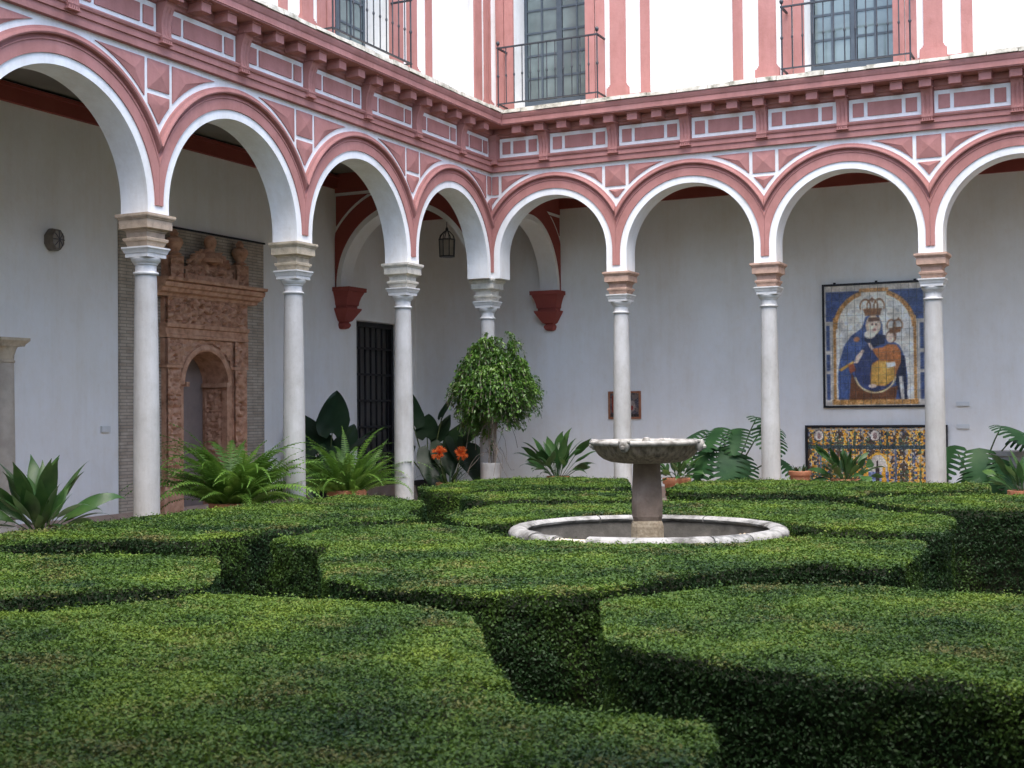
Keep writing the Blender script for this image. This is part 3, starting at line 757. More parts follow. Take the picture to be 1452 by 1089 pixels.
# ------------------------------------------------------------------ small things on the gallery walls
def plaque(p, sz, label):
    m = MB(); a, d, z, mp = p
    mp.box(m, -sz[0]/2, sz[0]/2, .001, .035, -sz[1]/2, sz[1]/2)
    mp.box(m, -sz[0]/2+.01, sz[0]/2-.01, .0352, .04, -sz[1]/2+.01, sz[1]/2-.01)
    o = m.build('wall_plaque', 'plaque', loc=mp(a, d, z)); tag(o, label, 'plaque', 'small plaques on the gallery walls')
plaque((6.14, -GL, 1.44, mpL), (.17, .09), 'small white plaque on the wall beside the brick panel')
plaque((7.60, -GR, 1.69, mpR), (.21, .075), 'upper of two small white plaques beside the tile pictures')
plaque((7.60, -GR, 1.31, mpR), (.21, .075), 'lower of two small white plaques beside the tile pictures')
# octagonal wall lamp
t = thing('wall_lamp', 'small octagonal metal lamp fixed high on the white wall', 'lamp', (-GL, -7.16, 4.04))
def octo(r_, x, n=8): return [(x, r_*math.cos(2*math.pi*(i+.5)/n), r_*1.25*math.sin(2*math.pi*(i+.5)/n)) for i in range(n)]
m = MB(); m.loft([octo(.12, .0), octo(.13, .03), octo(.13, .09), octo(.115, .15), octo(.100, .15), octo(.098, .12)], cap=False); m.add(octo(.12, .001), [tuple(range(8))]); m.build('lamp_frame', 'bronze', t)
m = MB(); m.loft([octo(.098, .11), octo(.098, .140)]); m.build('lamp_glass', 'lampglass', t)
m = MB()
for k in range(4):
    a = math.pi*k/4; m.tube([(.163, .10*math.cos(a), .12*math.sin(a)), (.175, 0, 0), (.163, -.10*math.cos(a), -.12*math.sin(a))], .006, 5)
m.build('guard', 'iron', t)
# hanging lantern in the gallery corner
t = thing('hanging_lantern', 'iron and glass lantern hanging in the corner bay of the gallery', 'lantern', (-1.55, 1.37, 4.60))
m = MB(); m.tube([(0, 0, .56), (0, 0, 1.44)], .008, 6); m.lathe([(.03, .50), (.03, .53), (.012, .56)], 8); m.build('chain', 'iron', t)
m = MB(); n = 8
ang = [2*math.pi*i/n for i in range(n)]
for a in ang:
    ca, sa = math.cos(a), math.sin(a); m.tube([(.145*ca, .145*sa, .0), (.155*ca, .155*sa, .32), (.13*ca, .13*sa, .40), (.06*ca, .06*sa, .47), (.012*ca, .012*sa, .50)], .009, 5)
m.lathe([(.13, -.012), (.155, -.01), (.155, .012), (.13, .014)], 8); m.lathe([(.145, .31), (.168, .312), (.168, .33), (.145, .332)], 8)
m.build('cage', 'iron', t)
m = MB(); m.lathe([(.134, .015), (.142, .308)], 8, cap=False); m.build('lantern_glass', 'lampglass', t, recalc=False)
# free-standing display column by the left wall
t = thing('display_column', 'short beige stone column with carved capital standing against the left gallery wall', 'column', (-GL+.30, -8.27, 0))
m = MB(); m.sqstack([(.22, .001), (.22, .14)]); m.lathe([(.2, .141), (.21, .17), (.18, .20), (.17, .23)], 24); m.build('base', 'kerb', t, smooth=True)
m = MB(); m.lathe([(.155, .231), (.158, .8), (.150, 1.6), (.140, 2.32)], 28); m.build('shaft', 'kerb', t, smooth=True)
m = MB(); m.lathe([(.142, 2.321), (.155, 2.33), (.155, 2.35), (.14, 2.36), (.145, 2.42), (.17, 2.50), (.19, 2.53)], 24); m.sqstack([(.19, 2.532), (.20, 2.56), (.235, 2.60), (.24, 2.605), (.24, 2.64)]); m.build('capital', 'imp1', t, smooth=True, sharp=30)

# ------------------------------------------------------------------ painted tile panels
def lin(c): return np.array([(x/255/12.92 if x/255 <= .04045 else ((x/255+.055)/1.055)**2.4) for x in c])
class Paint:
    def __init__(s, w, h, bg):
        s.w, s.h = w, h; s.img = np.ones((h, w, 3))*np.array(bg, float)
        s.X, s.Y = np.meshgrid((np.arange(w)+.5)/w, (np.arange(h)+.5)/h)
    def fill(s, mask, c, jit=10, rg=np.random.default_rng(5)):
        n = int(mask.sum())
        s.img[mask] = np.array(c)+rg.normal(0, jit, (n, 1))
    def poly(s, pts, c, jit=10):
        inside = np.zeros_like(s.X, bool); n = len(pts)
        for i in range(n):
            (x1, y1), (x2, y2) = pts[i], pts[(i+1) % n]
            cnd = ((y1 > s.Y) != (y2 > s.Y)); xi = (x2-x1)*(s.Y-y1)/((y2-y1) if y2 != y1 else 1e-9)+x1
            inside ^= cnd & (s.X < xi)
        s.fill(inside, c, jit); return inside
    def ell(s, cx, cy, rx, ry, c, jit=8):
        k = ((s.X-cx)/rx)**2+((s.Y-cy)/ry)**2 < 1; s.fill(k, c, jit); return k
    def ring(s, cx, cy, rx, ry, t, c, ymax=9):
        q = ((s.X-cx)/rx)**2+((s.Y-cy)/ry)**2
        s.fill((q < 1) & (q > (1-t)**2) & (s.Y < ymax), c, 14)
    def rect(s, x0, y0, x1, y1, c, jit=10): s.fill((s.X > x0) & (s.X < x1) & (s.Y > y0) & (s.Y < y1), c, jit)
def vnoise(w, h, cell, seed):
    rg = np.random.default_rng(seed); gw, gh = int(w/cell)+3, int(h/cell)+3
    g = rg.random((gh, gw)); yy, xx = np.mgrid[0:h, 0:w]/cell; x0 = xx.astype(int); y0 = yy.astype(int); fx = xx-x0; fy = yy-y0
    fx = fx*fx*(3-2*fx); fy = fy*fy*(3-2*fy)
    return (g[y0, x0]*(1-fx)+g[y0, x0+1]*fx)*(1-fy)+(g[y0+1, x0]*(1-fx)+g[y0+1, x0+1]*fx)*fy
SUB = 8
def tile_panel(t, nx, nz, ts, x0, z0, y, img, drop=0):
    """t thing at world origin of the panel; each tile is a part carrying its piece of the painting"""
    for i in range(nx):
        for j in range(nz):
            g = .0022; vs = []; fs = []; cols = []
            for a in range(SUB+1):
                for b in range(SUB+1):
                    vs.append((g+(ts-2*g)*a/SUB, 0, g+(ts-2*g)*b/SUB))
            for a in range(SUB):
                for b in range(SUB):
                    k = a*(SUB+1)+b; fs.append((k, k+SUB+1, k+SUB+2, k+1))
                    px = img[min(img.shape[0]-1, (nz-1-j)*SUB+(SUB-1-b)), min(img.shape[1]-1, i*SUB+a)]
                    cols.append(px)
            n0 = len(vs); q = ts-g
            vs += [(g, .02, g), (q, .02, g), (q, .02, q), (g, .02, q)]
            c = [0, SUB*(SUB+1), SUB*(SUB+1)+SUB, SUB]
            for e in range(4): fs.append((n0+e, n0+(e+1) % 4, c[(e+1) % 4], c[e])); cols.append((190, 185, 175))
            me = bpy.data.meshes.new('tile'); me.from_pydata(vs, [], fs)
            at = me.attributes.new('paint', 'FLOAT_COLOR', 'FACE')
            cl = np.clip(np.array(cols, float), 0, 255)/255; cl = np.where(cl <= .04045, cl/12.92, ((cl+.055)/1.055)**2.4)
            arr = np.ones((len(fs), 4)); arr[:, :3] = cl; at.data.foreach_set('color', arr.ravel().astype(np.float32))
            me.materials.append(MT['tile'])
            o = put('tile', me, t, (x0+i*ts, y+random.uniform(-.0015, .0015), z0+j*ts))
            o.rotation_euler = (random.uniform(-.006, .006), 0, random.uniform(-.006, .006))
def frame_boxes(t, x0, x1, z0, z1, w, y0, y1, mat='black'):
    for nm, a, b, c, d in [('frame_side', x0-w, x0, z0-w, z1+w), ('frame_side', x1, x1+w, z0-w, z1+w), ('frame_rail', x0, x1, z1, z1+w), ('frame_rail', x0, x1, z0-w, z0)]:
        m = MB(); m.box(a, b, y0, y1, c, d); m.build(nm, mat, t)
# upper panel: seated figure in a blue mantle with a child, inside an ochre arch
nx, nz, ts = 13, 16, .1318
PW, PH = nx*SUB*2, nz*SUB*2
P = Paint(PW, PH, (158, 150, 142))
def U(x, y): return ((x-226)/448, (y-94)/532)
def UP_(l): return [U(x, y) for x, y in l]
P.rect(*U(232, 118), *U(668, 606), (168, 160, 150))
for x0, x1 in ((232, 392), (508, 668)): P.rect(*U(x0, 120), *U(x1, 252), (38, 62, 122), 18)
for x0, x1 in ((233, 249), (651, 667)):
    for y0, y1 in ((268, 380), (398, 470), (485, 600)): P.rect(*U(x0, y0), *U(x1, y1), (44, 66, 120), 16)
OC = (172, 112, 44)
cx, cy = U(450, 285)
P.ell(cx, cy, 186/448, 172/532, OC, 34); P.rect(*U(264, 280), *U(636, 606), OC, 34); P.rect(*U(385, 110), *U(515, 150), OC, 34)
for x in (264, 618): P.rect(*U(x, 236), *U(x+18, 290), OC, 34)
P.rect(*U(258, 598), *U(642, 622), OC, 40)
P.ell(cx, cy, 166/448, 152/532, (190, 184, 172), 7); P.rect(*U(277, 285), *U(623, 598), (190, 184, 172), 7); P.rect(*U(395, 128), *U(505, 160), (190, 184, 172), 7)
cn = vnoise(PW, PH, 14, 4); bgm = (np.abs(P.img-np.array((190, 184, 172))).sum(-1) < 60)
P.img[bgm & (cn > .66)] -= np.array((22, 16, 6))
BLU, DBL, BRN, YEL, ORG, SKN = (44, 70, 132), (24, 32, 66), (104, 54, 26), (196, 138, 40), (176, 92, 34), (206, 172, 150)
P.poly(UP_([(442, 222), (412, 236), (394, 286), (346, 318), (314, 362), (296, 420), (284, 480), (286, 598), (592, 598), (594, 500), (584, 420), (562, 366), (520, 340), (490, 330), (486, 270), (470, 232)]), BLU, 20)
P.poly(UP_([(500, 400), (584, 410), (594, 598), (560, 598), (540, 520)]), DBL, 14)
P.poly(UP_([(346, 480), (334, 598), (540, 598), (552, 540), (470, 560), (400, 556), (364, 520)]), BRN, 14)
P.poly(UP_([(364, 420), (358, 500), (390, 548), (450, 566), (520, 548), (540, 480), (470, 420), (420, 350)]), (36, 50, 104), 18)
P.poly(UP_([(288, 466), (300, 474), (360, 436), (354, 428)]), YEL, 14); P.poly(UP_([(330, 446), (356, 440), (366, 470), (340, 486)]), (146, 62, 34), 12)
P.poly(UP_([(410, 300), (500, 320), (496, 356), (440, 372), (404, 338)]), DBL, 12)
P.ell(*U(446, 274), 34/448, 44/532, (176, 150, 120), 8); P.ell(*U(449, 276), 25/448, 36/532, SKN, 6); P.ell(*U(430, 314), 26/448, 18/532, (188, 176, 160), 6)
P.poly(UP_([(426, 240), (474, 240), (478, 256), (424, 258)]), (96, 60, 40), 8)
for ex in (441, 459): P.ell(*U(ex, 270), 5/448, 4/532, (60, 40, 36), 4)
P.ell(*U(452, 294), 8/448, 4/532, (160, 84, 76), 4)
GLD = (124, 74, 34)
P.poly(UP_([(400, 200), (486, 200), (476, 232), (412, 232)]), GLD, 24)
for k in (0, 1, 2): P.ring(*U(412+31*k, 190), 26/448, 34/532, .22, GLD, U(0, 205)[1])
P.rect(*U(440, 150), *U(446, 172), GLD)
P.poly(UP_([(424, 352), (446, 376), (486, 372), (510, 358), (548, 362), (566, 390), (566, 440), (548, 480), (540, 512), (498, 540), (430, 540), (432, 470), (440, 440), (470, 424), (452, 402)]), ORG, 18)
P.poly(UP_([(436, 450), (470, 430), (520, 436), (540, 470), (536, 512), (500, 538), (432, 536)]), YEL, 20)
P.poly(UP_([(500, 440), (540, 436), (544, 456), (506, 464)]), (196, 190, 184), 6)
P.ell(*U(525, 326), 23/448, 28/532, (110, 70, 46), 8); P.ell(*U(521, 330), 18/448, 23/532, SKN, 6)
P.poly(UP_([(516, 290), (572, 284), (566, 308), (520, 312)]), GLD, 20)
for k in (0, 1): P.ring(*U(526+30*k, 278), 22/448, 28/532, .24, GLD, U(0, 292)[1])
P.rect(*U(556, 244), *U(562, 258), GLD)
P.poly(UP_([(358, 438), (366, 410), (396, 378), (406, 384), (392, 410), (374, 440)]), SKN, 6); P.poly(UP_([(420, 352), (432, 350), (446, 376), (436, 384)]), SKN, 6)
P.ell(*U(440, 540), 18/448, 9/532, SKN, 6); P.ell(*U(372, 334), 14/448, 12/532, (176, 104, 60), 10)
q = ((P.X-U(452, 0)[0])/(94/448))**2+((P.Y-U(0, 486)[1])/(86/532))**2
P.fill((q < 1) & (q > .86) & (P.Y > U(0, 500)[1]) , (200, 176, 120), 12)
P.poly(UP_([(556, 500), (572, 500), (580, 598), (566, 598)]), (186, 180, 172), 8)
fold = vnoise(PW, PH, 9, 8); fine = vnoise(PW, PH, 2.5, 18); P.img *= (1.0+.40*fold+.24*fine)[:, :, None]
gr = P.img.mean(-1, keepdims=True); P.img = gr+(P.img-gr)*.66+np.array((6, 2, -6))
P.img = (P.img+np.roll(P.img, 1, 0)+np.roll(P.img, 1, 1)+np.roll(P.img, -1, 0)+np.roll(P.img, -1, 1))/5
img = P.img.reshape(PH//2, 2, PW//2, 2, 3).mean((1, 3))
x0p, z0p = 5.30, 1.68
t = thing('tile_picture', 'painted tile picture of a crowned robed figure holding a child, black frame', 'picture', (0, GR, 0))
frame_boxes(t, x0p, x0p+nx*ts, z0p, z0p+nz*ts, .035, -.055, -.002)
m = MB(); m.box(x0p, x0p+nx*ts, -.012, -.003, z0p, z0p+nz*ts); m.build('backing', 'grout', t)
tile_panel(t, nx, nz, ts, x0p, z0p, -.034, img)
for xx in (.18, .9, 1.55):
    m = MB(); m.box(x0p+xx-.02, x0p+xx+.02, -.04, -.004, z0p+nz*ts+.036, z0p+nz*ts+.062); m.build('hanging_clip', 'black', t)
# lower panel: ochre, green and blue scrollwork with round medallions
nx, nz, ts = 17, 9, .1372
PW, PH = nx*SUB, nz*SUB
x0p, z0p = 4.98, 1.30-.0-nz*ts
def mirrored(cell, seed):
    q_ = vnoise(16, 16, cell, seed); q_ = np.hstack([q_, q_[:, ::-1]]); q_ = np.vstack([q_, q_[::-1]])
    return np.tile(q_, (PH//32+1, PW//32+1))[:PH, :PW]*.8+.2*vnoise(PW, PH, 2.0, seed+30)
n1, n2, n3 = mirrored(2.6, 1), mirrored(2.0, 2), mirrored(3.0, 3)
P = Paint(PW, PH, (150, 142, 128)); P.img[:] = np.array((158, 148, 130))
P.fill(n1 > .46, (184, 132, 52), 24); P.fill((n2 > .64), (66, 72, 92), 18); P.fill(n3 > .66, (70, 84, 62), 16); P.fill(vnoise(PW, PH, 1.6, 44) > .74, (60, 50, 44), 12)
P.fill((n1 < .30), (74, 58, 44), 12)
for mxx in (.085, .50, .915):
    P.ell(mxx, .115, .040, .085, (70, 60, 60), 8); P.ell(mxx, .115, .034, .072, (176, 166, 154), 12); P.ell(mxx, .12, .015, .045, (120, 96, 90), 20)
P.rect(0, .245, 1, .305, (50, 60, 62), 14); P.rect(0, .015, 1, .03, (180, 172, 158), 6)
P.rect(.085, .305, .10, 1, (92, 96, 110), 20)
P.ell(.52, .62, .085, .27, (196, 150, 60), 14); P.ell(.52, .62, .072, .235, (176, 168, 156), 10); P.rect(.45, .62, .592, 1, (96, 108, 140), 24)
P.poly([(.505, .9), (.50, .62), (.515, .42), (.53, .62), (.535, .9)], (52, 44, 44), 8); P.poly([(.54, .9), (.55, .55), (.575, .55), (.58, .9)], (186, 136, 50), 14)
P.rect(.64, .305, .652, 1, (92, 96, 110), 20)
P.img *= (1.08+.34*vnoise(PW, PH, 8, 9))[:, :, None]
t = thing('tile_dado_panel', 'ochre and blue scrollwork tile panel in a black frame, below the tile picture', 'tile panel', (0, GR, 0))
frame_boxes(t, x0p, x0p+nx*ts, z0p, z0p+nz*ts, .04, -.09, -.002)
m = MB(); m.box(x0p, x0p+nx*ts, -.03, -.003, z0p, z0p+nz*ts); m.build('backing', 'grout', t)
tile_panel(t, nx, nz, ts, x0p, z0p, -.052, P.img)
# little framed picture behind the second column
t = thing('framed_picture', 'small dark framed tile picture low on the wall behind a column', 'picture', (1.505, GR, 1.735))
m = MB()
frame_boxes(t, -.29, .29, -.225, .225, .038, -.035, -.002, 'terra')
P = Paint(40, 32, (120, 104, 96)); nn = vnoise(40, 32, 4, 6); P.fill(nn > .5, (84, 78, 84), 14); P.rect(.05, .1, .4, .8, (140, 60, 40), 18); P.ell(.75, .55, .12, .25, (156, 140, 130), 10); P.ell(.75, .62, .06, .1, (150, 50, 44), 10); P.rect(0, .88, 1, 1, (60, 50, 46), 8)
img = P.img
SUB = 8
for i in range(5):
    pass
def small_tiles(t, nx, nz, w, h, img, y):
    tw, th = w/nx, h/nz
    for i in range(nx):
        for j in range(nz):
            vs = []; fs = []; cols = []
            for a in range(SUB+1):
                for b in range(SUB+1): vs.append((tw*(.01+.98*a/SUB), 0, th*(.01+.98*b/SUB)))
            for a in range(SUB):
                for b in range(SUB):
                    k = a*(SUB+1)+b; fs.append((k, k+SUB+1, k+SUB+2, k+1)); cols.append(img[(nz-1-j)*SUB+SUB-1-b, i*SUB+a])
            me = bpy.data.meshes.new('tile'); me.from_pydata(vs, [], fs); at = me.attributes.new('paint', 'FLOAT_COLOR', 'FACE')
            cl = np.clip(np.array(cols, float), 0, 255)/255; cl = np.where(cl <= .04045, cl/12.92, ((cl+.055)/1.055)**2.4)
            arr = np.ones((len(fs), 4)); arr[:, :3] = cl; at.data.foreach_set('color', arr.ravel().astype(np.float32)); me.materials.append(MT['tile'])
            put('tile', me, t, (-w/2+i*tw, y, -h/2+j*th))
small_tiles(t, 5, 4, .578, .448, img, -.02)
m = MB(); m.box(-.288, .288, -.015, -.003, -.223, .223); m.build('backing', 'grout', t)

# ------------------------------------------------------------------ fountain
FX, FY = 6.18, -8.90
FT = thing('fountain', 'stone fountain with round fluted bowl on a pillar in a low white rimmed basin', 'fountain', (FX, FY, GND))
zf = -GND
def arcseg(prof, a0, a1, n=10, jit=0, rs=random):
    m = MB(); rings = []
    for i in range(n+1):
        a = a0+(a1-a0)*i/n
        rings.append([((1.20+p+rs.uniform(-jit, jit))*math.cos(a), (1.20+p+rs.uniform(-jit, jit))*math.sin(a), z+rs.uniform(-jit, jit)*.6) for p, z in prof])
    m.loft(rings); return m
rimp = [(-.06, .515), (-.078, .525), (-.082, .543), (-.066, .560), (-.035, .570), (0, .573), (.045, .567), (.078, .550), (.095, .52), (.095, .495), (.075, .475)]
rimp = [(p, z+zf) for p, z in rimp]
cuts = [-2.62, -2.38, -2.10, -1.22, -.90, .12, .95, 1.9, 2.75, 2*math.pi-2.62]
rsf = random.Random(4)
off = R(-25.9)   # turn the joints towards the visitor's path
for i in range(len(cuts)-1):
    a0, a1 = cuts[i]+.006+.0, cuts[i+1]-.006
    pr_ = rimp
    if i == 1: pr_ = [(p*.8-.01, z-.03) for p, z in rimp]
    if i == 0: pr_ = [(p, z-.012) for p, z in rimp]
    o = arcseg(pr_, a0-off*.0, a1, max(4, int((a1-a0)*12)), .0018, rsf).build('rim_stone', 'rimgrey' if i in (3,) else ('kerb' if i == 1 else 'rim'), FT, smooth=True, sharp=50, rot=(0, 0, R(26)))
    if i == 3: o['label'] = 'grey replacement stone of the rim'
m = MB(); m.lathe([(1.265, .0), (1.265, .474+zf), (1.14, .512+zf), (1.13, .15+zf)], 64, cap=False); m.lathe([(1.127, .16+zf), (.01, .15+zf)], 64, cap=False); m.build('basin_wall', 'basin_in', FT, recalc=False, smooth=True, sharp=40)
m = MB(); m.lathe([(1.124, .17+zf), (.2, .17+zf)], 64, cap=False); m.build('water', 'water', FT, recalc=False)
def octring(w, z, cut=.34, tw=0):
    c = w*(1-cut); return [(x, y, z+zf) for x, y in [(-c, -w), (c, -w), (w, -c), (w, c), (c, w), (-c, w), (-w, c), (-w, -c)]]
m = MB(); m.loft([octring(w, z) for w, z in [(.148, .16), (.148, .565), (.140, .60), (.128, .62)]]); m.build('pillar_base', 'gold', FT, rot=(0, 0, R(22)))
m = MB(); m.loft([octring(w, z, .30) for w, z in [(.126, .621), (.139, .66), (.140, .78), (.134, .92), (.127, 1.05), (.121, 1.16)]]); m.build('pillar', 'fpillar', FT, rot=(0, 0, R(22)))
# fluted bowl
m = MB(); n = 72; rings = []
bp = [(.10, 1.150), (.24, 1.152), (.335, 1.165), (.40, 1.19), (.445, 1.225), (.475, 1.265), (.492, 1.305), (.500, 1.322)]
for k, (r_, z) in enumerate(bp):
    am = .010*min(1, k/2) if k < 7 else .0
    rings.append([((r_-am*(1 if i % 3 == 0 else 0))*math.cos(2*math.pi*i/n), (r_-am*(1 if i % 3 == 0 else 0))*math.sin(2*math.pi*i/n), z+zf) for i in range(n)])
m.loft(rings, cap=False); m.lathe([(.10, 1.150+zf), (.001, 1.150+zf)], 24, cap=False); m.lathe([(.485, 1.33+zf), (.44, 1.27+zf), (.30, 1.225+zf), (.02, 1.21+zf)], 48, cap=False)
m.build('bowl', 'bowl', FT, recalc=False, smooth=True, sharp=50)
m = MB(); m.lathe([(.478, 1.318+zf), (.510, 1.318+zf), (.524, 1.328+zf), (.528, 1.345+zf), (.520, 1.360+zf), (.500, 1.366+zf), (.485, 1.360+zf), (.478, 1.34+zf)], 64, cap=False); m.build('bowl_rim', 'bowlrim', FT, recalc=True, smooth=True, sharp=50)
m = MB(); m.lathe([(.05, 1.211+zf), (.055, 1.30+zf), (.04, 1.36+zf), (.03, 1.385+zf), (.01, 1.392+zf)], 12); m.build('spout', 'bowlrim', FT, smooth=True)
for a in (R(-92), R(-28+26), R(178), R(90)):
    m = MB(); c, s_ = math.cos(a), math.sin(a)
    m.lathe([(.005, -.062), (.03, -.052), (.048, -.02), (.05, .012), (.036, .038), (.006, .046)], 12, (.520*c, .520*s_, 1.325+zf))
    m.lathe([(.004, -.03), (.022, -.02), (.024, .0), (.004, .016)], 8, (.563*c, .563*s_, 1.315+zf))
    for q in (-1, 1): m.lathe([(.003, -.014), (.016, -.004), (.016, .01), (.003, .018)], 8, (.53*c-q*.042*s_, .53*s_+q*.042*c, 1.355+zf))
    m.build('lion_mask', 'bowlrim', FT, smooth=True)
# carved mask on the inside of the basin and the little overflow hole
m = MB(); a = R(52); c, s_ = math.cos(a), math.sin(a)
for rr, dz, da in [(.085, 0, 0), (.045, .03, .06), (.045, .03, -.06), (.05, -.07, 0), (.04, -.03, .085), (.04, -.03, -.085)]:
    q = a+da; m.lathe([(.005, -rr), (rr*.75, -rr*.55), (rr, 0), (rr*.75, rr*.55), (.005, rr)], 10, (1.105*math.cos(q), 1.105*math.sin(q), .36+dz+zf))
m.build('basin_mask', 'gold', FT, smooth=True)

# ------------------------------------------------------------------ clipped box hedges
HT = .55
def chaikin(p, n=1):
    for _ in range(n):
        q = []
        for i in range(len(p)):
            a, b = np.array(p[i]), np.array(p[(i+1) % len(p)])
            q += [a*.90+b*.10, a*.10+b*.90]
        p = q
    return np.array(p)
def seg_dist(P_, poly):
    d = np.full(len(P_), 9.0); best = np.zeros((len(P_), 2))
    for i in range(len(poly)):
        a, b = poly[i], poly[(i+1) % len(poly)]; ab = b-a; t_ = np.clip(((P_-a)@ab)/(ab@ab+1e-12), 0, 1)
        q = a+t_[:, None]*ab; dd = np.hypot(*(P_-q).T); k = dd < d; d[k] = dd[k]; best[k] = q[k]
    return d, best
def inside(P_, poly):
    r_ = np.zeros(len(P_), bool)
    for i in range(len(poly)):
        (x1, y1), (x2, y2) = poly[i], poly[(i+1) % len(poly)]
        c = (y1 > P_[:, 1]) != (y2 > P_[:, 1])
        r_ ^= c & (P_[:, 0] < (x2-x1)*(P_[:, 1]-y1)/((y2-y1) if y2 != y1 else 1e-12)+x1)
    return r_
def leaf_mesh(name, pos, nrm, size, aspect=.55, rg=RNG, fold=.25, mat='box', spread=.8, direction=None):
    """each leaf a small folded rhombus; per-leaf random value in attribute 'rnd'"""
    n = len(pos); size = np.broadcast_to(size, (n,)) if np.ndim(size) == 0 else size
    nv = nrm+rg.normal(0, spread, (n, 3)); nv /= np.linalg.norm(nv, axis=1)[:, None]+1e-9
    t = rg.normal(0, 1, (n, 3)) if direction is None else direction+rg.normal(0, .35, (n, 3))
    t -= (t*nv).sum(1)[:, None]*nv; t /= np.linalg.norm(t, axis=1)[:, None]+1e-9
    b = np.cross(nv, t); s = size*rg.uniform(.7, 1.3, n)
    v = np.empty((n, 4, 3))
    v[:, 0] = pos-t*(s*.5)[:, None]; v[:, 2] = pos+t*(s*.5)[:, None]
    w = (s*aspect*.5)[:, None]; lift = nv*(s*fold*.3)[:, None]
    v[:, 1] = pos+b*w+lift; v[:, 3] = pos-b*w+lift
    me = bpy.data.meshes.new(name); me.vertices.add(4*n); me.vertices.foreach_set('co', v.ravel().astype(np.float32))
    me.loops.add(4*n); me.loops.foreach_set('vertex_index', np.arange(4*n, dtype=np.int32))
    me.polygons.add(n); me.polygons.foreach_set('loop_start', np.arange(0, 4*n, 4, dtype=np.int32)); me.polygons.foreach_set('loop_total', np.full(n, 4, np.int32))
    me.update()
    a = me.attributes.new('rnd', 'FLOAT', 'POINT'); a.data.foreach_set('value', np.repeat(rg.random(n), 4).astype(np.float32))
    me.materials.append(MT[mat]); return me
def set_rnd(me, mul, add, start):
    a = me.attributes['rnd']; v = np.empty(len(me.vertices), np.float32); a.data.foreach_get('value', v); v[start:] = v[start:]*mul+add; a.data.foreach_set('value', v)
def bumps(x, y, seed):
    r_ = np.random.default_rng(seed); z = np.zeros_like(x)
    for f, am in ((1.1, .008), (3.2, .007), (8.5, .006), (19., .005)):
        for _ in range(3):
            a = r_.uniform(0, 6.28); p = r_.uniform(0, 6.28); z += am/1.7*np.sin(f*(x*math.cos(a)+y*math.sin(a))*r_.uniform(.8, 1.3)+p)
    return z
def hedge(poly, label, dens, size, top=HT, seed=1, shape_n=1):
    pl = chaikin([np.array(p) for p in poly], shape_n)
    area2 = sum(pl[i][0]*pl[(i+1) % len(pl)][1]-pl[(i+1) % len(pl)][0]*pl[i][1] for i in range(len(pl)))
    if area2 < 0: pl = pl[::-1]
    rg = np.random.default_rng(seed)
    ctr = pl.mean(0)
    t = thing('box_hedge', label, 'hedge', (ctr[0], ctr[1], GND), 'clipped box hedges of the parterre')
    # woody core, inset from the leaf surface
    n = len(pl); inn = []
    for i in range(n):
        a, b, c = pl[i-1], pl[i], pl[(i+1) % n]
        n1 = np.array([(b-a)[1], -(b-a)[0]]); n2 = np.array([(c-b)[1], -(c-b)[0]])
        nn = n1/(np.linalg.norm(n1)+1e-9)+n2/(np.linalg.norm(n2)+1e-9); nn /= np.linalg.norm(nn)+1e-9
        inn.append(b-nn*.055)
    m = MB(); z0, z1 = .0, top-GND-.055
    vs = [(p[0]-ctr[0], p[1]-ctr[1], z0) for p in inn]+[(p[0]-ctr[0], p[1]-ctr[1], z1-.03) for p in inn]
    m.add(vs, [(i, (i+1) % n, n+(i+1) % n, n+i) for i in range(n)]+[tuple(range(n, 2*n))])
    m.build('core', 'hedgecore', t, recalc=True)
    # leaves on top
    lo, hi = pl.min(0), pl.max(0); A = float(np.prod(hi-lo)); k = int(A*dens)
    P_ = rg.uniform(lo, hi, (k, 2)); P_ = P_[inside(P_, pl)]
    d, _ = seg_dist(P_, pl)
    z = top+bumps(P_[:, 0], P_[:, 1], seed)-np.abs(rg.normal(0, .013, len(P_)))-.018*np.clip(1-d/.03, 0, 1)**2
    shoots = rg.random(len(P_)) < .06; z[shoots] += rg.uniform(.0, .038, shoots.sum())
    pos = np.column_stack([P_, z]); nrm = np.tile((0, 0, 1.0), (len(P_), 1))
    # leaves on the sides
    L = [np.linalg.norm(pl[(i+1) % n]-pl[i]) for i in range(n)]; per = sum(L); ks = int(per*(top-GND)*dens*.85)
    u = rg.random(ks)*per; cum = np.concatenate([[0], np.cumsum(L)]); si = np.clip(np.searchsorted(cum, u)-1, 0, n-1)
    f = ((u-cum[si])/np.array(L)[si])[:, None]; S = pl[si]*(1-f)+pl[(si+1) % n]*f
    dirs = np.array([pl[(i+1) % n]-pl[i] for i in range(n)]); nm = np.column_stack([dirs[:, 1], -dirs[:, 0]]); nm /= np.linalg.norm(nm, axis=1)[:, None]
    zz = GND+.03+(top-GND-.05)*rg.random(ks)**.8
    bul = bumps(u*1.0, zz*2.2, seed+5)*1.5-np.abs(rg.normal(0, .034, ks))-.02*np.clip(1-(top-zz)/.07, 0, 1)**2
    S = S+nm[si]*bul[:, None]
    pos = np.vstack([pos, np.column_stack([S, zz])]); nrm = np.vstack([nrm, np.column_stack([nm[si], np.full(ks, .25)])])
    pos -= np.array([ctr[0], ctr[1], GND])
    fm = leaf_mesh('foliage', pos, nrm, size, rg=rg, spread=.5); set_rnd(fm, .55, -.62, 4*(len(pos)-ks))   # older side leaves, darkened further to stand in for shade between beds
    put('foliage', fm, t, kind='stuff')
    return t
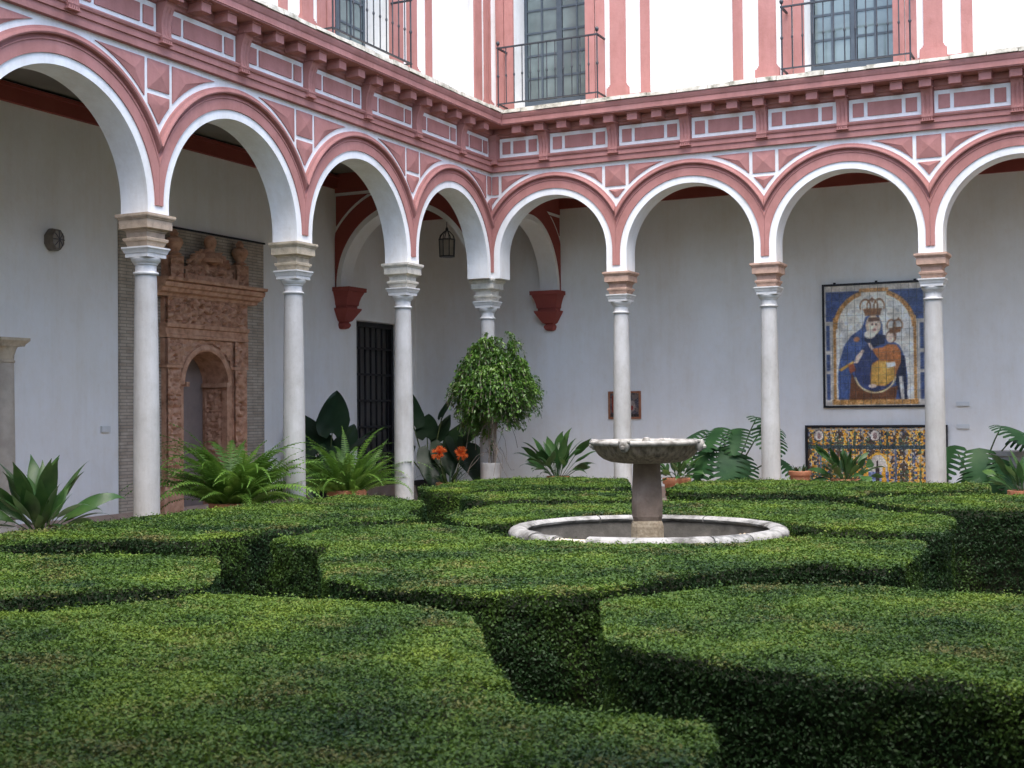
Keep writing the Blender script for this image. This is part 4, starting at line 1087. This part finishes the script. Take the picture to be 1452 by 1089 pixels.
hedge([(3.6, -17.7), (3.6, -14.85), (4.67, -15.13+.1), (4.95, -14.66), (5.3, -14.11), (6.04, -13.99), (6.49, -13.96), (7.08, -14.13), (7.36, -14.55), (7.61, -14.99), (7.98, -15.52), (8.16, -15.8), (8.49, -15.84), (8.92, -15.83), (9.06, -16.1), (9.12, -16.6), (9.1, -17.7)],
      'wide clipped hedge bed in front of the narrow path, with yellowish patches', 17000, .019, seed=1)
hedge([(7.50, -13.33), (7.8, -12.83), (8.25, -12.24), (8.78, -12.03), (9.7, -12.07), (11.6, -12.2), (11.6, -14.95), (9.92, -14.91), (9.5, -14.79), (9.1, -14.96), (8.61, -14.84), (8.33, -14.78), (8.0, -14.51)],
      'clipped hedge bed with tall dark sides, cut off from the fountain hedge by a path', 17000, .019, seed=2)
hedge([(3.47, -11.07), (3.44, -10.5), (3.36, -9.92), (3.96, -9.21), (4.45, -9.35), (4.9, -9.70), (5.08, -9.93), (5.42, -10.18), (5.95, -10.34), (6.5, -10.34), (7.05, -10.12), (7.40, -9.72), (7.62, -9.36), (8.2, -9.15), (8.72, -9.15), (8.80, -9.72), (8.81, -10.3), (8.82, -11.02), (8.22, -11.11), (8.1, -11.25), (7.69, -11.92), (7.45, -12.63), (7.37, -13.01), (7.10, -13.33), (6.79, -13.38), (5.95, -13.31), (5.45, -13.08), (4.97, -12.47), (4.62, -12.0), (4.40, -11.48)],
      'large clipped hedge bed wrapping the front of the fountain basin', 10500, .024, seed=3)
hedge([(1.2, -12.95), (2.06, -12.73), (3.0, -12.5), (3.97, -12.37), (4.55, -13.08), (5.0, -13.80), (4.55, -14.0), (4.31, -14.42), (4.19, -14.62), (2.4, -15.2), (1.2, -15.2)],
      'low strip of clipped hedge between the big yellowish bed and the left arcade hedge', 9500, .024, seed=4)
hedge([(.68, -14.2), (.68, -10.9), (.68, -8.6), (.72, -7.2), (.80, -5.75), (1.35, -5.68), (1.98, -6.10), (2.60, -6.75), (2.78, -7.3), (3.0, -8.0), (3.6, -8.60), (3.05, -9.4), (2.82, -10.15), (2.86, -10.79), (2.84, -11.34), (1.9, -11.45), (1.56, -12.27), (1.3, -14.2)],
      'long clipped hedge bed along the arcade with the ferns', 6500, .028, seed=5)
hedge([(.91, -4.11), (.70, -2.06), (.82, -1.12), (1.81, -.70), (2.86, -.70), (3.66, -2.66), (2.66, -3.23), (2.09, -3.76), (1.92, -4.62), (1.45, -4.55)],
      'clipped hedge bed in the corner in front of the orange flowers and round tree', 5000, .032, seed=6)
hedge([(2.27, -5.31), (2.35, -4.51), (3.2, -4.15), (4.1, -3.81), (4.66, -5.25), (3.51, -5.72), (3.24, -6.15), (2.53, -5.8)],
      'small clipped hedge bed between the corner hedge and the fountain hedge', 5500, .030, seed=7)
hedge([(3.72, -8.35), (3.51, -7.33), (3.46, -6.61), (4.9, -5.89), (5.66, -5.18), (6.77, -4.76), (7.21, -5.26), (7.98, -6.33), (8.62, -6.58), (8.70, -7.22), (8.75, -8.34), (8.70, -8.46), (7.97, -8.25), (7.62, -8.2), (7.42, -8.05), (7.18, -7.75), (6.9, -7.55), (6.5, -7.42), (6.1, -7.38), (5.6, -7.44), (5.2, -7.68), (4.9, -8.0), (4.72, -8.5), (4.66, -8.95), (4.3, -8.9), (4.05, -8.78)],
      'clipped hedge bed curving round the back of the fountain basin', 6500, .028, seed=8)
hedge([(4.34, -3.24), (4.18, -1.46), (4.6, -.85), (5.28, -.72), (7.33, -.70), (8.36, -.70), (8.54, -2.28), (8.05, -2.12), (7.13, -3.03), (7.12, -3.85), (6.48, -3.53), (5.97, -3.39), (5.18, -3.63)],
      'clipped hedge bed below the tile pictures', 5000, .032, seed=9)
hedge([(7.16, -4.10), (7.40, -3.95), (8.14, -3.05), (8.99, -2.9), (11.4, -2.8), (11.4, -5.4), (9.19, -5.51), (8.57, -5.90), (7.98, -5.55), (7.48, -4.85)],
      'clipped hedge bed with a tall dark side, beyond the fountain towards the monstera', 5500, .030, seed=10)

# ------------------------------------------------------------------ potted plants
def leaf_part_mesh(name, rows, mat, seed=0):
    """blade from rows of points (left, mid, right)"""
    vs = []; fs = []; k = len(rows[0])
    for r_ in rows: vs += [tuple(p) for p in r_]
    for i in range(len(rows)-1):
        for j in range(k-1): fs.append((i*k+j, i*k+j+1, (i+1)*k+j+1, (i+1)*k+j))
    me = bpy.data.meshes.new(name); me.from_pydata(vs, [], fs); me.polygons.foreach_set('use_smooth', [True]*len(fs))
    rg = random.Random(seed); v = rg.random()
    a = me.attributes.new('rnd', 'FLOAT', 'POINT'); a.data.foreach_set('value', [min(1, max(0, v+rg.uniform(-.08, .08))) for _ in vs])
    me.materials.append(MT[mat]); return me
def blade(length, width, stalk, bend, seed, mat, shape='lance', nseg=12, twist=.3, fold=.25):
    """an upright blade in the x-z plane that arches over towards +x"""
    rg = random.Random(seed); rows = []; x = z = 0.0; ang = R(90)-rg.uniform(0, .05); ds = (length+stalk)/nseg
    for i in range(nseg+1):
        s = i*ds
        if s < stalk*.98: w = .006
        else:
            u = min(1, (s-stalk)/length)
            if shape == 'lance': w = width*.5*(math.sin(math.pi*min(1, u*.92+.05)**.78))*(1-u**6)+.003
            elif shape == 'strap': w = width*.5*(1-u**4)*(.75+.25*u)+.002
            else: w = width*.5*math.sqrt(max(0, 1-(2*u-1)**2))
        tw = twist*(s/(length+stalk))
        nx_, nz_ = -math.sin(ang), math.cos(ang)
        f = fold*w
        rows.append([(x+f*nx_*-1, -w*math.cos(tw), z-f*nz_*-1+w*math.sin(tw)*.3), (x, 0, z), (x-f*nx_, w*math.cos(tw), z+f*nz_-w*math.sin(tw)*.3)])
        ang -= bend*(i/nseg)**1.3/nseg*2.2
        x += ds*math.cos(ang); z += ds*math.sin(ang)
    return leaf_part_mesh('leaf', rows, mat, seed)
def pot(t, r_, h, mat='terra', z=0):
    m = MB(); m.lathe([(r_*.70, .001), (r_*.74, .02), (r_*.95, h*.80), (r_*.97, h*.80), (r_*1.07, h*.805), (r_*1.10, h*.83), (r_*1.10, h*.98), (r_*1.06, h), (r_*.98, h), (r_*.95, h*.93)], 28)
    m.build('pot', mat, t, smooth=True, sharp=30, loc=(0, 0, z))
    m = MB(); m.lathe([(r_*.955, h*.90), (r_*.5, h*.93), (.01, h*.94)], 20, cap=False); m.build('soil', 'potsoil', t, loc=(0, 0, z), recalc=False)
ASPN = [blade(.42+.05*(i % 5), .125+.014*(i % 4), .20+.05*(i % 3), .2+.22*(i % 5)+(.9 if i > 9 else 0), 150+i, 'aspi', twist=.6*(-1)**i) for i in range(14)]
ASP = [blade(.34+.03*(i % 5), .140+.016*(i % 4), .22+.08*(i % 4), .25+.20*(i % 5)+(.9 if i > 9 else (.3 if i > 4 else 0)), 100+i, 'aspi', twist=.9*(-1)**i, fold=.15+.1*(i % 3)) for i in range(14)]
def aspidistra(x, y, z0, label, n=26, sc=1.0, potr=.19, poth=.34, seed=1, mat='terra', spread=1.0, kinds=None):
    t = thing('aspidistra_plant', label, 'plant', (x, y, 0), 'potted aspidistras'); rg = random.Random(seed)
    pot(t, potr, poth, mat)
    for i in range(n):
        f = (i+.5)/n; yaw = rg.uniform(0, 6.283); lean = (f**.9)*R(52)*spread*rg.uniform(.75, 1.2)
        rr = potr*.6*f
        o = put('leaf', (kinds or ASP)[rg.randrange(4) + (0 if f < .4 else (5 if f < .7 else 10))], t, (rr*math.cos(yaw), rr*math.sin(yaw), poth*.9), None)
        o.rotation_euler = (Matrix.Rotation(yaw, 3, 'Z') @ Matrix.Rotation(lean, 3, 'Y') @ Matrix.Rotation(rg.uniform(-1.1, 1.1), 3, 'Z')).to_euler()
        s = sc*rg.uniform(.72, 1.12); o.scale = (s, s, s)
aspidistra(-.75, -9.55, 0, 'aspidistra with broad upright dark leaves beside the display column', 60, 1.15, .2, .36, 3, spread=1.4, kinds=ASPN)
aspidistra(.95, .85, 0, 'aspidistra of pointed green leaves alone against the wall between tree and fountain bowl', 54, 1.08, .19, .48, 5, spread=1.15)
aspidistra(3.30, .45, 0, 'low dark aspidistra in a terracotta pot behind the fountain pillar', 44, .78, .22, .50, 8, spread=1.45)
aspidistra(6.02, .85, 0, 'aspidistra with shiny leaves in front of the scrollwork tile panel', 54, .86, .22, .50, 9, spread=1.3)
aspidistra(8.72, .30, 0, 'bright green aspidistra by the grey pot, beyond the monstera', 40, .86, .2, .40, 12)

# sword ferns
def frond_mesh(length, seed):
    rg = random.Random(seed); m = MB(); n = 30; x = z = 0; ang = R(78)+rg.uniform(-.1, .1); pts = []; bend = rg.uniform(.5, 2.1)
    for i in range(n+1):
        pts.append((x, z, ang)); ang -= bend*(i/n)/n*1.9; x += length/n*math.cos(ang); z += length/n*math.sin(ang)
    vs = []; fs = []
    for i, (px, pz, a) in enumerate(pts[2:], 2):
        u = i/n; l = .060*math.sin(math.pi*min(1, u*.85+.12))**.7*(1-u**5)+.004; w = length/n*.42
        tx, tz = math.cos(a), math.sin(a); dr = rg.uniform(-.018, .004)
        for sg in (-1, 1):
            k = len(vs)
            vs += [(px-tx*w, 0, pz-tz*w), (px+tx*w, 0, pz+tz*w), (px+tx*(w*.6+l*.25), sg*l*.8, pz+tz*(w*.6+l*.25)+dr*.5), (px+tx*l*.35, sg*l, pz+tz*l*.35+dr)]
            fs.append((k, k+1, k+2, k+3) if sg > 0 else (k+3, k+2, k+1, k))
    k = len(vs)
    for i, (px, pz, a) in enumerate(pts): vs += [(px, -.004, pz-.002), (px, .004, pz-.002)]
    for i in range(n): fs.append((k+2*i, k+2*i+1, k+2*i+3, k+2*i+2))
    me = bpy.data.meshes.new('frond'); me.from_pydata(vs, [], fs)
    v = rg.random(); a = me.attributes.new('rnd', 'FLOAT', 'POINT'); a.data.foreach_set('value', [min(1, max(0, v+rg.uniform(-.15, .15))) for _ in vs])
    me.materials.append(MT['fern']); return me
FR = [frond_mesh(.74+.06*i, 200+i) for i in range(9)]
def fern(x, y, label, n, sc, potr, poth, seed, ex=1.0):
    t = thing('fern_plant', label, 'fern', (x, y, 0), 'big potted ferns'); rg = random.Random(seed); pot(t, potr, poth)
    for i in range(n):
        f = ((i+.5)/n)**.75; yaw = rg.uniform(0, 6.283); lean = R(0)+f*R(54)*rg.uniform(.6, 1.2)
        rr = potr*.75*f; o = put('frond', rg.choice(FR), t, (rr*math.cos(yaw), rr*math.sin(yaw), poth*.9))
        o.rotation_euler = (Matrix.Rotation(yaw, 3, 'Z') @ Matrix.Rotation(lean, 3, 'Y') @ Matrix.Rotation(rg.uniform(-1.0, 1.0), 3, 'Z')).to_euler()
        s = sc*rg.uniform(.62, 1.18)*(1.1-.15*f); o.scale = (s, s*1.15, s)
fern(-.62, -6.35, 'wide sword fern spreading in front of the carved portal', 200, 1.12, .28, .46, 21)
fern(-.70, -3.45, 'upright sword fern between two columns in front of the barred door', 160, 1.0, .28, .46, 22)

# elephant ears
def heart_leaf(w, l, seed, mat='aloc', droop=.25):
    rg = random.Random(seed); rows = []; n = 14
    for i in range(n+1):
        u = i/n; yw = w*.5*(math.sin(math.pi*(u*.80+.20))**.75 if u < 1 else 0)*(1.05 if u < .4 else 1-.25*(u-.4))
        if i == 0: yw = w*.16
        z = -droop*l*(u**2); xx = -l*.18+u*l*1.18
        row = []
        for j in range(-3, 4):
            f = j/3; back = -(abs(f)**1.5)*l*.16*(1-u)
            row.append((xx+back, f*yw, z+abs(f)*w*.10*(1-.4*abs(f))+.012*math.sin(9*u+2*j)))
        rows.append(row)
    return leaf_part_mesh('leaf', rows, mat, seed)
HL = [heart_leaf(.50+.05*i, .66+.06*i, 300+i) for i in range(4)]
def stalk_to(t, p, r_=.012):
    m = MB(); x, y, z, zb = p; m.tube([(x*.12, y*.12, zb), (x*.4, y*.4, zb+(z-zb)*.45), (x*.75, y*.75, zb+(z-zb)*.8), (x, y, z)], [r_*1.5, r_*1.2, r_, r_*.8], 6); m.build('stalk', 'stem', t, smooth=True)
def elephant(x, y, leaves, label, potr, poth, seed):
    t = thing('elephant_ear_plant', label, 'plant', (x, y, 0), 'potted elephant ears'); pot(t, potr, poth, 'black'); rg = random.Random(seed)
    for (lx, ly, lz, yaw, pitch, s) in leaves:
        stalk_to(t, (lx, ly, lz, poth*.9))
        o = put('leaf', rg.choice(HL), t, (lx, ly, lz)); o.rotation_euler = (Matrix.Rotation(yaw, 3, 'Z') @ Matrix.Rotation(pitch, 3, 'Y') @ Matrix.Rotation(rg.uniform(-.35, .35), 3, 'X')).to_euler(); o.scale = (s, s, s)
# screen-facing directions: the visitor's side of the courtyard lies towards (+.44,-.9)
elephant(-2.2, -1.75, [(.05, .10, 1.42, 2.0, -1.15, 1.12), (-.22, -.10, 1.08, 2.7, -.85, 1.12), (.30, .15, .98, 1.2, -.75, 1.0), (.12, .30, 1.05, 1.7, -.9, .9), (.45, .35, 1.1, 1.1, -.7, .8), (-.15, -.40, .95, -1.5, .75, .85), (.30, -.35, .95, -.6, .7, .9), (.05, -.42, .80, -1.1, .8, .85)],
         'elephant ear plant with huge dark leaves in front of the barred door', .24, .40, 31)
elephant(-1.35, .25, [(-.42, .05, 1.55, 2.3, -1.1, 1.15), (.28, .05, 1.62, 1.0, -1.2, .62), (-.12, .15, 1.25, 2.0, -.9, .75), (.12, .20, 1.2, 1.6, -1.0, .8), (.55, .15, 1.15, 1.2, -.8, 1.0), (.70, -.1, 1.0, -.4, .7, 1.0), (-.30, -.3, .9, -1.8, .8, .85), (.25, -.35, .85, -.9, .85, .95), (.75, .20, .85, -.2, .8, 1.0), (.45, -.25, 1.0, -.8, .7, .9)],
         'elephant ear plant in the gallery corner behind the orange flowers', .26, .40, 32)

# clivia with orange flower heads
t = thing('clivia_plant', 'clivia with two orange flower heads in a terracotta pot', 'plant', (-.47, -.60, 0)); rg = random.Random(41)
pot(t, .21, .42)
CL = [blade(.45+.05*i, .05, .02, .9+.35*i, 400+i, 'cliv', 'strap', 12) for i in range(5)]
for i in range(24):
    yaw = rg.uniform(0, 6.283); o = put('leaf', rg.choice(CL), t, (.08*math.cos(yaw), .08*math.sin(yaw), .38))
    o.rotation_euler = (Matrix.Rotation(yaw, 3, 'Z') @ Matrix.Rotation(rg.uniform(.05, 1.0), 3, 'Y')).to_euler(); s = rg.uniform(.7, 1.05); o.scale = (s, s, s)
for hx, hy, hz in ((-.17, -.05, .92), (.22, .04, .90)):
    m = MB(); m.tube([(hx*.3, hy*.3, .38), (hx*.7, hy*.7, .65), (hx, hy, hz)], .011, 6); m.build('flower_stalk', 'stem', t, smooth=True)
    m = MB(); m2 = MB()
    for k in range(26):
        a = rg.uniform(0, 6.283); e = rg.uniform(-.7, 1.5); d = Vector((math.cos(a)*math.cos(e), math.sin(a)*math.cos(e), math.sin(e)))
        c = Vector((hx, hy, hz)); tip = c+d*rg.uniform(.07, .12); u = d.orthogonal().normalized(); w = d.cross(u)
        for q in range(6):
            an = q*math.pi/3; rad = u*math.cos(an)+w*math.sin(an); sd_ = d.cross(rad)
            m.add([c+d*.04, tip+rad*.022+sd_*.013, tip+d*.035+rad*.038, tip+rad*.022-sd_*.013], [(0, 1, 2, 3)])
        m2.add([tip-d*.01+u*.012, tip-d*.01+w*.012, tip-d*.01-u*.012, tip+d*.03], [(0, 1, 3), (1, 2, 3), (0, 2, 3)])
    fh = m.build('flower_head', 'orange', t, recalc=False); m2.build('flower_throat', 'yellow', fh, recalc=False)

# monstera
def monstera_leaf(w, l, seed):
    rg = random.Random(seed); vs = []; fs = []
    n = 8
    mid = [(-.05*l+u*l*1.05, 0, -.30*l*u*u) for u in np.linspace(0, 1, n+1)]
    def pt(u, side, f):      # f 0 at midrib .. 1 margin
        ww = w*.5*(math.sin(math.pi*(u*.82+.17))**.65)
        x = -.05*l+u*l*1.05; return (x+ww*f*.38*(1-.5*u)-abs(f)**2*l*.10*(1-u), side*ww*f, -.30*l*u*u+ww*f*.25-ww*f*f*.42)
    for side in (-1, 1):
        for i in range(n):
            u0, u1 = i/n, (i+1)/n; g = .17/n
            k = len(vs)
            a0, a1 = u0+(g if i else 0), u1-g
            vs += [pt(u0, side, 0), pt(u1, side, 0), pt(u1, side, .34), pt(u0, side, .34), pt(a1-.004, side, .66), pt(a0+.004, side, .66), pt((a1*.92+a0*.08), side, .98), pt((a0*.88+a1*.12), side, .95), pt((a0+a1)/2+.01, side, 1.05)]
            q = [(0, 1, 2, 3), (3, 2, 4, 5), (5, 4, 6, 7), (7, 6, 8)]
            fs += [tuple(k+j for j in (f if side > 0 else f[::-1])) for f in q]
    me = bpy.data.meshes.new('leaf'); me.from_pydata(vs, [], fs); v = rg.random(); weld(me); me.polygons.foreach_set('use_smooth', [True]*len(me.polygons))
    a = me.attributes.new('rnd', 'FLOAT', 'POINT'); a.data.foreach_set('value', [min(1, max(0, v+rg.uniform(-.1, .1))) for _ in me.vertices]); me.materials.append(MT['monst']); return me
ML = [monstera_leaf(.56+.05*i, .52+.05*i, 500+i) for i in range(4)]
def monstera(x, y, leaves, label, potr, poth, potmat, seed):
    t = thing('monstera_plant', label, 'plant', (x, y, 0), 'potted monsteras'); pot(t, potr, poth, potmat); rg = random.Random(seed)
    for (lx, ly, lz, yaw, pitch, roll, s) in leaves:
        stalk_to(t, (lx, ly, lz, poth*.9), .011)
        o = put('leaf', rg.choice(ML), t, (lx, ly, lz)); o.rotation_euler = (Matrix.Rotation(yaw, 3, 'Z') @ Matrix.Rotation(pitch, 3, 'Y') @ Matrix.Rotation(roll, 3, 'X')).to_euler(); o.scale = (s, s, s)
    return t
V = -math.pi/2+.1        # facing the courtyard
monstera(3.98, 1.35, [(-.45, -.15, 1.28, V-.8, .35, .1, 1.0), (-.12, -.2, 1.32, V-.4, .45, 0, 1.0), (.15, -.15, 1.30, V, .6, .1, .95), (.48, -.1, 1.50, V+.9, .25, -.2, 1.15), (.62, -.2, 1.32, V+.7, .55, -.1, 1.0), (-.30, -.3, 1.0, V-.5, .8, 0, 1.0), (.05, -.35, 1.0, V+.1, .9, 0, 1.05), (-.55, -.1, .95, V-1.0, .6, .2, .9), (.25, -.3, .85, V+.4, .9, -.1, .9), (.80, -.05, .80, V+1.2, .5, 0, .75)],
         'monstera with many split leaves behind the fountain bowl', .26, .42, 'terra', 51)
monstera(7.95, 1.25, [(-.30, -.2, 1.02, V-.7, .75, .1, 1.05), (.10, -.3, .98, V, .95, 0, 1.1), (.42, -.2, 1.34, V+.6, .15, -.15, .95), (.55, -.15, 1.12, V+1.1, .15, .1, .95), (.20, -.35, .70, V+.2, 1.0, 0, 1.0), (-.05, -.3, .62, V-.5, .9, .1, .85), (.40, -.3, .82, V+.5, .8, -.1, .95)],
         'monstera with one raised split leaf beside the two wall plaques', .25, .36, 'greypot', 52)
t = thing('planter_pot', 'tall plain grey pot beside the monstera near the wall plaques', 'pot', (8.52, 1.35, 0))
m = MB(); m.lathe([(.22, .001), (.25, .1), (.33, .86), (.36, .88), (.36, .95), (.32, .95), (.31, .85)], 28); m.build('body', 'greypot', t, smooth=True, sharp=35)
m = MB(); m.lathe([(.312, .86), (.01, .88)], 20, cap=False); m.build('soil', 'potsoil', t, recalc=False)
# small terracotta pot with a succulent beside a column
t = thing('small_terracotta_pot', 'small terracotta pot with a few dark succulent leaves beside a column', 'pot', (5.38, .42, 0))
m = MB(); m.sqstack([(.17, .002), (.17, .28)]); m.build('stand', 'terra', t)
pot(t, .165, .36, 'terra', .281)
SU = [blade(.10+.02*i, .05, .0, .6, 600+i, 'cliv', 'lance', 6) for i in range(3)]
rg = random.Random(61)
for i in range(10):
    yaw = rg.uniform(0, 6.28); o = put('leaf', rg.choice(SU), t, (.06*math.cos(yaw), .06*math.sin(yaw), .62)); o.rotation_euler = (Matrix.Rotation(yaw, 3, 'Z') @ Matrix.Rotation(rg.uniform(.1, 1.1), 3, 'Y')).to_euler()
m = MB(); m.tube([(-.14, 0, .61), (-.06, 0, .70), (.06, 0, .71), (.14, 0, .61)], .004, 5); m.build('wire', 'iron', t)

# round-headed ficus tree in a pale pot in front of the corner column
t = thing('ficus_tree', 'small round headed leafy tree with twisted bare stems in a pale pot', 'tree', (.26, -.42, 0)); rg = random.Random(71)
m = MB(); m.lathe([(.160, .001), (.162, .03), (.168, .70), (.172, .71), (.172, .76), (.160, .762), (.155, .74)], 28); m.build('pot', 'marble', t, smooth=True, sharp=30)
m = MB(); m.lathe([(.158, .73), (.01, .74)], 20, cap=False); m.build('soil', 'potsoil', t, recalc=False)
tr = MB()
for k in range(6):
    a0 = rg.uniform(0, 6.28); pts = []; rad = []; tw = rg.uniform(-1.6, 1.6); sp = rg.uniform(.3, .75)
    for i in range(12):
        u = i/11; a = a0+tw*u*2; r_ = .07+(.10+.02*math.sin(5*u+k))*(u < .5)*u+(max(0, u-.4)*sp)
        pts.append((r_*math.cos(a)+rg.uniform(-.012, .012), r_*math.sin(a)*.8+rg.uniform(-.012, .012), .72+u*1.75)); rad.append(.013*(1-.6*u))
    tr.tube(pts, rad, 6)
tr.build('trunk', 'bark', t, smooth=True)
tw = MB()
for k in range(16):      # loose hanging runners
    a = rg.uniform(0, 6.28); r0 = rg.uniform(.05, .25); z = rg.uniform(.8, 1.6); pts = [(r0*math.cos(a), r0*math.sin(a)*.6, z)]
    dx, dy = rg.uniform(-.5, .5), rg.uniform(-.3, .1)
    for i in range(1, 9): u = i/8; pts.append((pts[0][0]+dx*u+.05*math.sin(7*u+k), pts[0][1]+dy*u, z+.16*math.sin(3.1*u)-rg.uniform(.3, .5)*u*u))
    tw.tube(pts, .0045, 4)
tw.build('hanging_runner', 'bark', t)
# crown: leaves gathered on drooping twigs within an uneven dome
cx, cy, cz = .02, 0, 2.10
pos = []; dr = []; nrm = []
g = np.random.default_rng(72); tws = MB()
for k in range(1150):
    v = g.normal(0, 1, 3); v /= np.linalg.norm(v); rad = g.random()**.45
    lump = 1+.10*math.sin(3*math.atan2(v[1], v[0])+1)+.10*math.sin(5*v[2]+2)+.07*math.sin(9*v[0]+4*v[2])
    p = np.array([cx+v[0]*.68*rad*lump, cy+v[1]*.52*rad*lump, cz+v[2]*(.84 if v[2] > 0 else (1.0 if v[0] < .1 else .78))*rad*lump])
    if p[2] < 1.70 and abs(p[0]-cx) < .17 and g.random() < .88: continue
    if p[2] < 1.6 and p[0] > cx+.15 and g.random() < .4: continue
    out = np.array([v[0], v[1], .25]); out /= np.linalg.norm(out)
    L_ = g.uniform(.14, .46); pts = [p]
    if p[2] < 1.5: L_ *= .6
    for i in range(1, 7):
        u = i/6; q = p+out*L_*.38*u+np.array([0, 0, -.9*L_*u*u])+g.normal(0, .008, 3); pts.append(q)
    tws.tube([tuple(q) for q in pts[::2]], .0035, 3)
    for q0, q1 in zip(pts[:-1], pts[1:]):
        for _ in range(5):
            f = g.random(); pos.append(q0*(1-f)+q1*f+g.normal(0, .022, 3)); dd = (q1-q0)/np.linalg.norm(q1-q0); dr.append(dd+np.array([0, 0, -.3])); nrm.append(np.array([v[0]*.6, v[1]*.6, .8]))
tws.build('twig', 'bark', t, recalc=False, kind='stuff')
pos = np.array(pos); lm = leaf_mesh('crown', pos, np.array(nrm), .070, .42, rg=g, mat='ficus', spread=.55, direction=np.array(dr))
put('crown', lm, t, kind='stuff')
